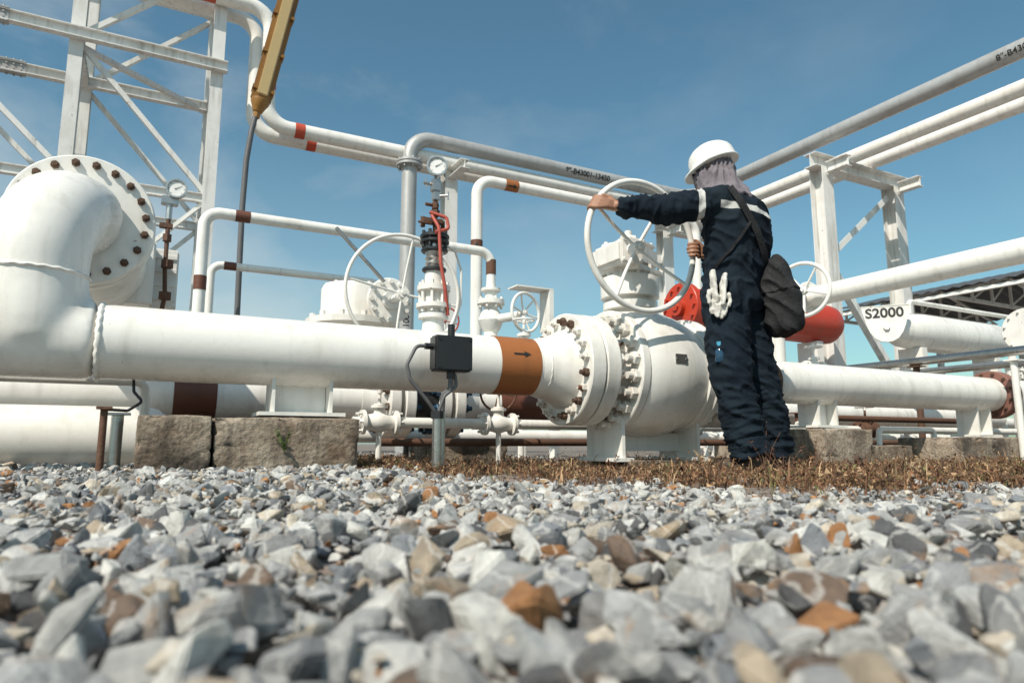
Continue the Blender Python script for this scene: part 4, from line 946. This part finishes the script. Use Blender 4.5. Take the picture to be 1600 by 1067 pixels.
for v in bm.verts:
    p=v.co; r1=max(0,1-abs(noise.noise(V((p.x*8,p.y*8,p.z*11+p.x*12))))*2.2)**1.5; flap=.008 if p.z>.93+.1*(p.x-.15) else 0
    v.co+=v.normal*(r1*.017+noise.noise(p*8)*.018+flap-.008)
bag=topL(bm,'shoulder_bag','bag','black fabric shoulder bag hanging at the worker hip','bag')
def strap(pts,w,name,mat='bag',n=26):
    bm=BM(); P=[]
    for i in range(n):
        t=i/(n-1)*(len(pts)-1); k=min(int(t),len(pts)-2); f=t-k; a=pts[k];b=pts[k+1]; P.append(surf(a[0]+(b[0]-a[0])*f,a[1]+(b[1]-a[1])*f,.009))
    for _ in range(3):
        for i in range(1,n-1): P[i]=(P[i-1]+P[i]*2+P[i+1])/4
    prev=None
    for i in range(n):
        t=(P[min(i+1,n-1)]-P[max(i-1,0)]).normalized(); s=t.cross(V((0,-1,0))).normalized()*w/2; u=V((0,-.006,0))
        k=[bm.verts.new(P[i]+s),bm.verts.new(P[i]+s+u),bm.verts.new(P[i]-s+u),bm.verts.new(P[i]-s)]
        if prev: bridge(bm,prev,k)
        prev=k
    o=childL(bm,name,mat,par=bag); o.location=(0,0,0); o.rotation_euler=(0,0,0); return o
strap([(-.125,1.455),(-.06,1.36),(.03,1.2),(.10,1.04)],.035,'strap'); strap([(-.02,1.28),(-.10,1.16),(-.19,1.05)],.014,'strap')
# gloves : limp cloth, bunched fingers hanging down
bm=BM(); gp_=surf(-.19,.90,.020)
for j,(dx,an,zo) in enumerate(((-.016,-.06,0),(.020,.14,-.018))):
    rt=Matrix.Rotation(an,3,'Y'); c=gp_+V((dx,-.014*j,zo))
    def q(x,y,z): return c+rt@V((x,y,z))
    tube(bm,[q(.004,.004,.12),q(-.002,0,.08),q(0,0,.03),q(.002,-.004,-.02),q(0,-.004,-.05)],[(.018,.012),(.028,.013),(.032,.014),(.036,.013),(.032,.011)],18)
    for k in range(4):
        x0=-.024+k*.0158; ln=.066-.010*abs(k-1.5)+.008*random.random(); sp=random.uniform(-.008,.004)
        tube(bm,[q(x0,-.002,-.035),q(x0*.92+sp*.4,-.008*(k%2),-.045-ln*.5),q(x0*.85+sp,.004-.006*(k%2),-.045-ln)],[.0105,.0098,.0072],10)
    sg=-1 if j==0 else 1
    tube(bm,[q(.020*sg,-.004,.02),q(.036*sg,-.010,-.015),q(.033*sg,-.014,-.052)],[.013,.011,.008],10)
bm=voxel(bm,.0042,3,.5); bm.normal_update()
for v in bm.verts: v.co+=v.normal*(noise.noise(v.co*34)*.005+max(0,1-abs(noise.noise(v.co*22))*3)*.003)
topL(bm,'work_glove','glove','pair of white cotton work gloves hanging from pocket','glove')
bm=BM(); bp_=surf(-.21,.60,-.012); lathe(bm,bp_+V((0,-.0,-.05)),Z,[(0,.022),(.005,.025),(.05,.025),(.07,.02),(.08,.012),(.09,.012)],20)
bt=topL(bm,'water_bottle','bottle','small blue water bottle in trouser leg pocket','bottle')
bm=BM(); lathe(bm,bp_+V((0,-.0,.032)),Z,[(0,.015),(.022,.015)],16); o=childL(bm,'bottle_cap','cap',par=bt); o.location=(0,0,0); o.rotation_euler=(0,0,0)
# ------------------------------------------------------------------ WORLD, SUN, CAMERA
sd_=V((-.632,-.38,.80)).normalized(); el=math.asin(sd_.z); az=math.atan2(sd_.x,sd_.y)
w=bpy.data.worlds.new('World'); SC.world=w; w.use_nodes=True; n=w.node_tree.nodes; l=w.node_tree.links
bg=n['Background']; sk=n.new('ShaderNodeTexSky'); sk.sky_type='NISHITA'; sk.sun_disc=False; sk.sun_elevation=el; sk.sun_rotation=az%(2*math.pi); sk.dust_density=1.0; sk.air_density=1.1
tint=mix(n,l,1.0,sk.outputs[0],(.80,1.15,1.08),'MULTIPLY')
tc=n.new('ShaderNodeTexCoord'); mp=n.new('ShaderNodeMapping'); mp.inputs['Scale'].default_value=(1.0,1.2,1.9); mp.inputs['Rotation'].default_value=(.25,.35,.9); mp.inputs['Location'].default_value=(.3,1.4,.5); l.new(tc.outputs['Generated'],mp.inputs[0])
nz=N(n,'ShaderNodeTexNoise',Scale=2.4,Detail=9.0,Roughness=.56,Distortion=.25); l.new(mp.outputs[0],nz.inputs[0])
cf=ramp(n,l,nz.outputs[0],.44,.80,(0,0,0,1),(.75,.75,.75,1))
sp=n.new('ShaderNodeSeparateXYZ'); l.new(tc.outputs['Generated'],sp.inputs[0])
hx=N(n,'ShaderNodeMapRange'); l.new(sp.outputs[0],hx.inputs[0]); hx.inputs[1].default_value=.72; hx.inputs[2].default_value=-.15; hx.inputs[3].default_value=.12; hx.inputs[4].default_value=1.0
k=N(n,'ShaderNodeMath',operation='MULTIPLY'); l.new(cf,k.inputs[0]); l.new(hx.outputs[0],k.inputs[1])
hz=N(n,'ShaderNodeMapRange'); l.new(sp.outputs[2],hz.inputs[0]); hz.inputs[1].default_value=.42; hz.inputs[2].default_value=.0; hz.inputs[3].default_value=0; hz.inputs[4].default_value=.55
k2=N(n,'ShaderNodeMath',operation='MULTIPLY'); l.new(hz.outputs[0],k2.inputs[0]); l.new(hx.outputs[0],k2.inputs[1])
c=mix(n,l,k2.outputs[0],tint,(5.2,6.2,6.6)); c=mix(n,l,k.outputs[0],c,(6.8,7.2,7.1))
l.new(c,bg.inputs['Color']); bg.inputs['Strength'].default_value=.105
sl=bpy.data.lights.new('sun','SUN'); sl.energy=5.0; sl.angle=math.radians(.5); sl.color=(1,.925,.81)
so=bpy.data.objects.new('sun',sl); COL.objects.link(so); so.rotation_euler=sd_.to_track_quat('Z','Y').to_euler(); so.location=(0,0,30)
cam=bpy.data.cameras.new('camera'); cam.lens=24; cam.sensor_width=36; cam.clip_start=.02; cam.clip_end=1000
cam.dof.use_dof=True; cam.dof.focus_distance=3.9; cam.dof.aperture_fstop=4.0
co=bpy.data.objects.new('camera',cam); COL.objects.link(co); co.location=(0,0,.14); co.rotation_euler=(math.radians(90+8.53),0,math.radians(-28)); SC.camera=co
SC.view_settings.view_transform='Standard'; SC.view_settings.look='None'; SC.view_settings.exposure=0
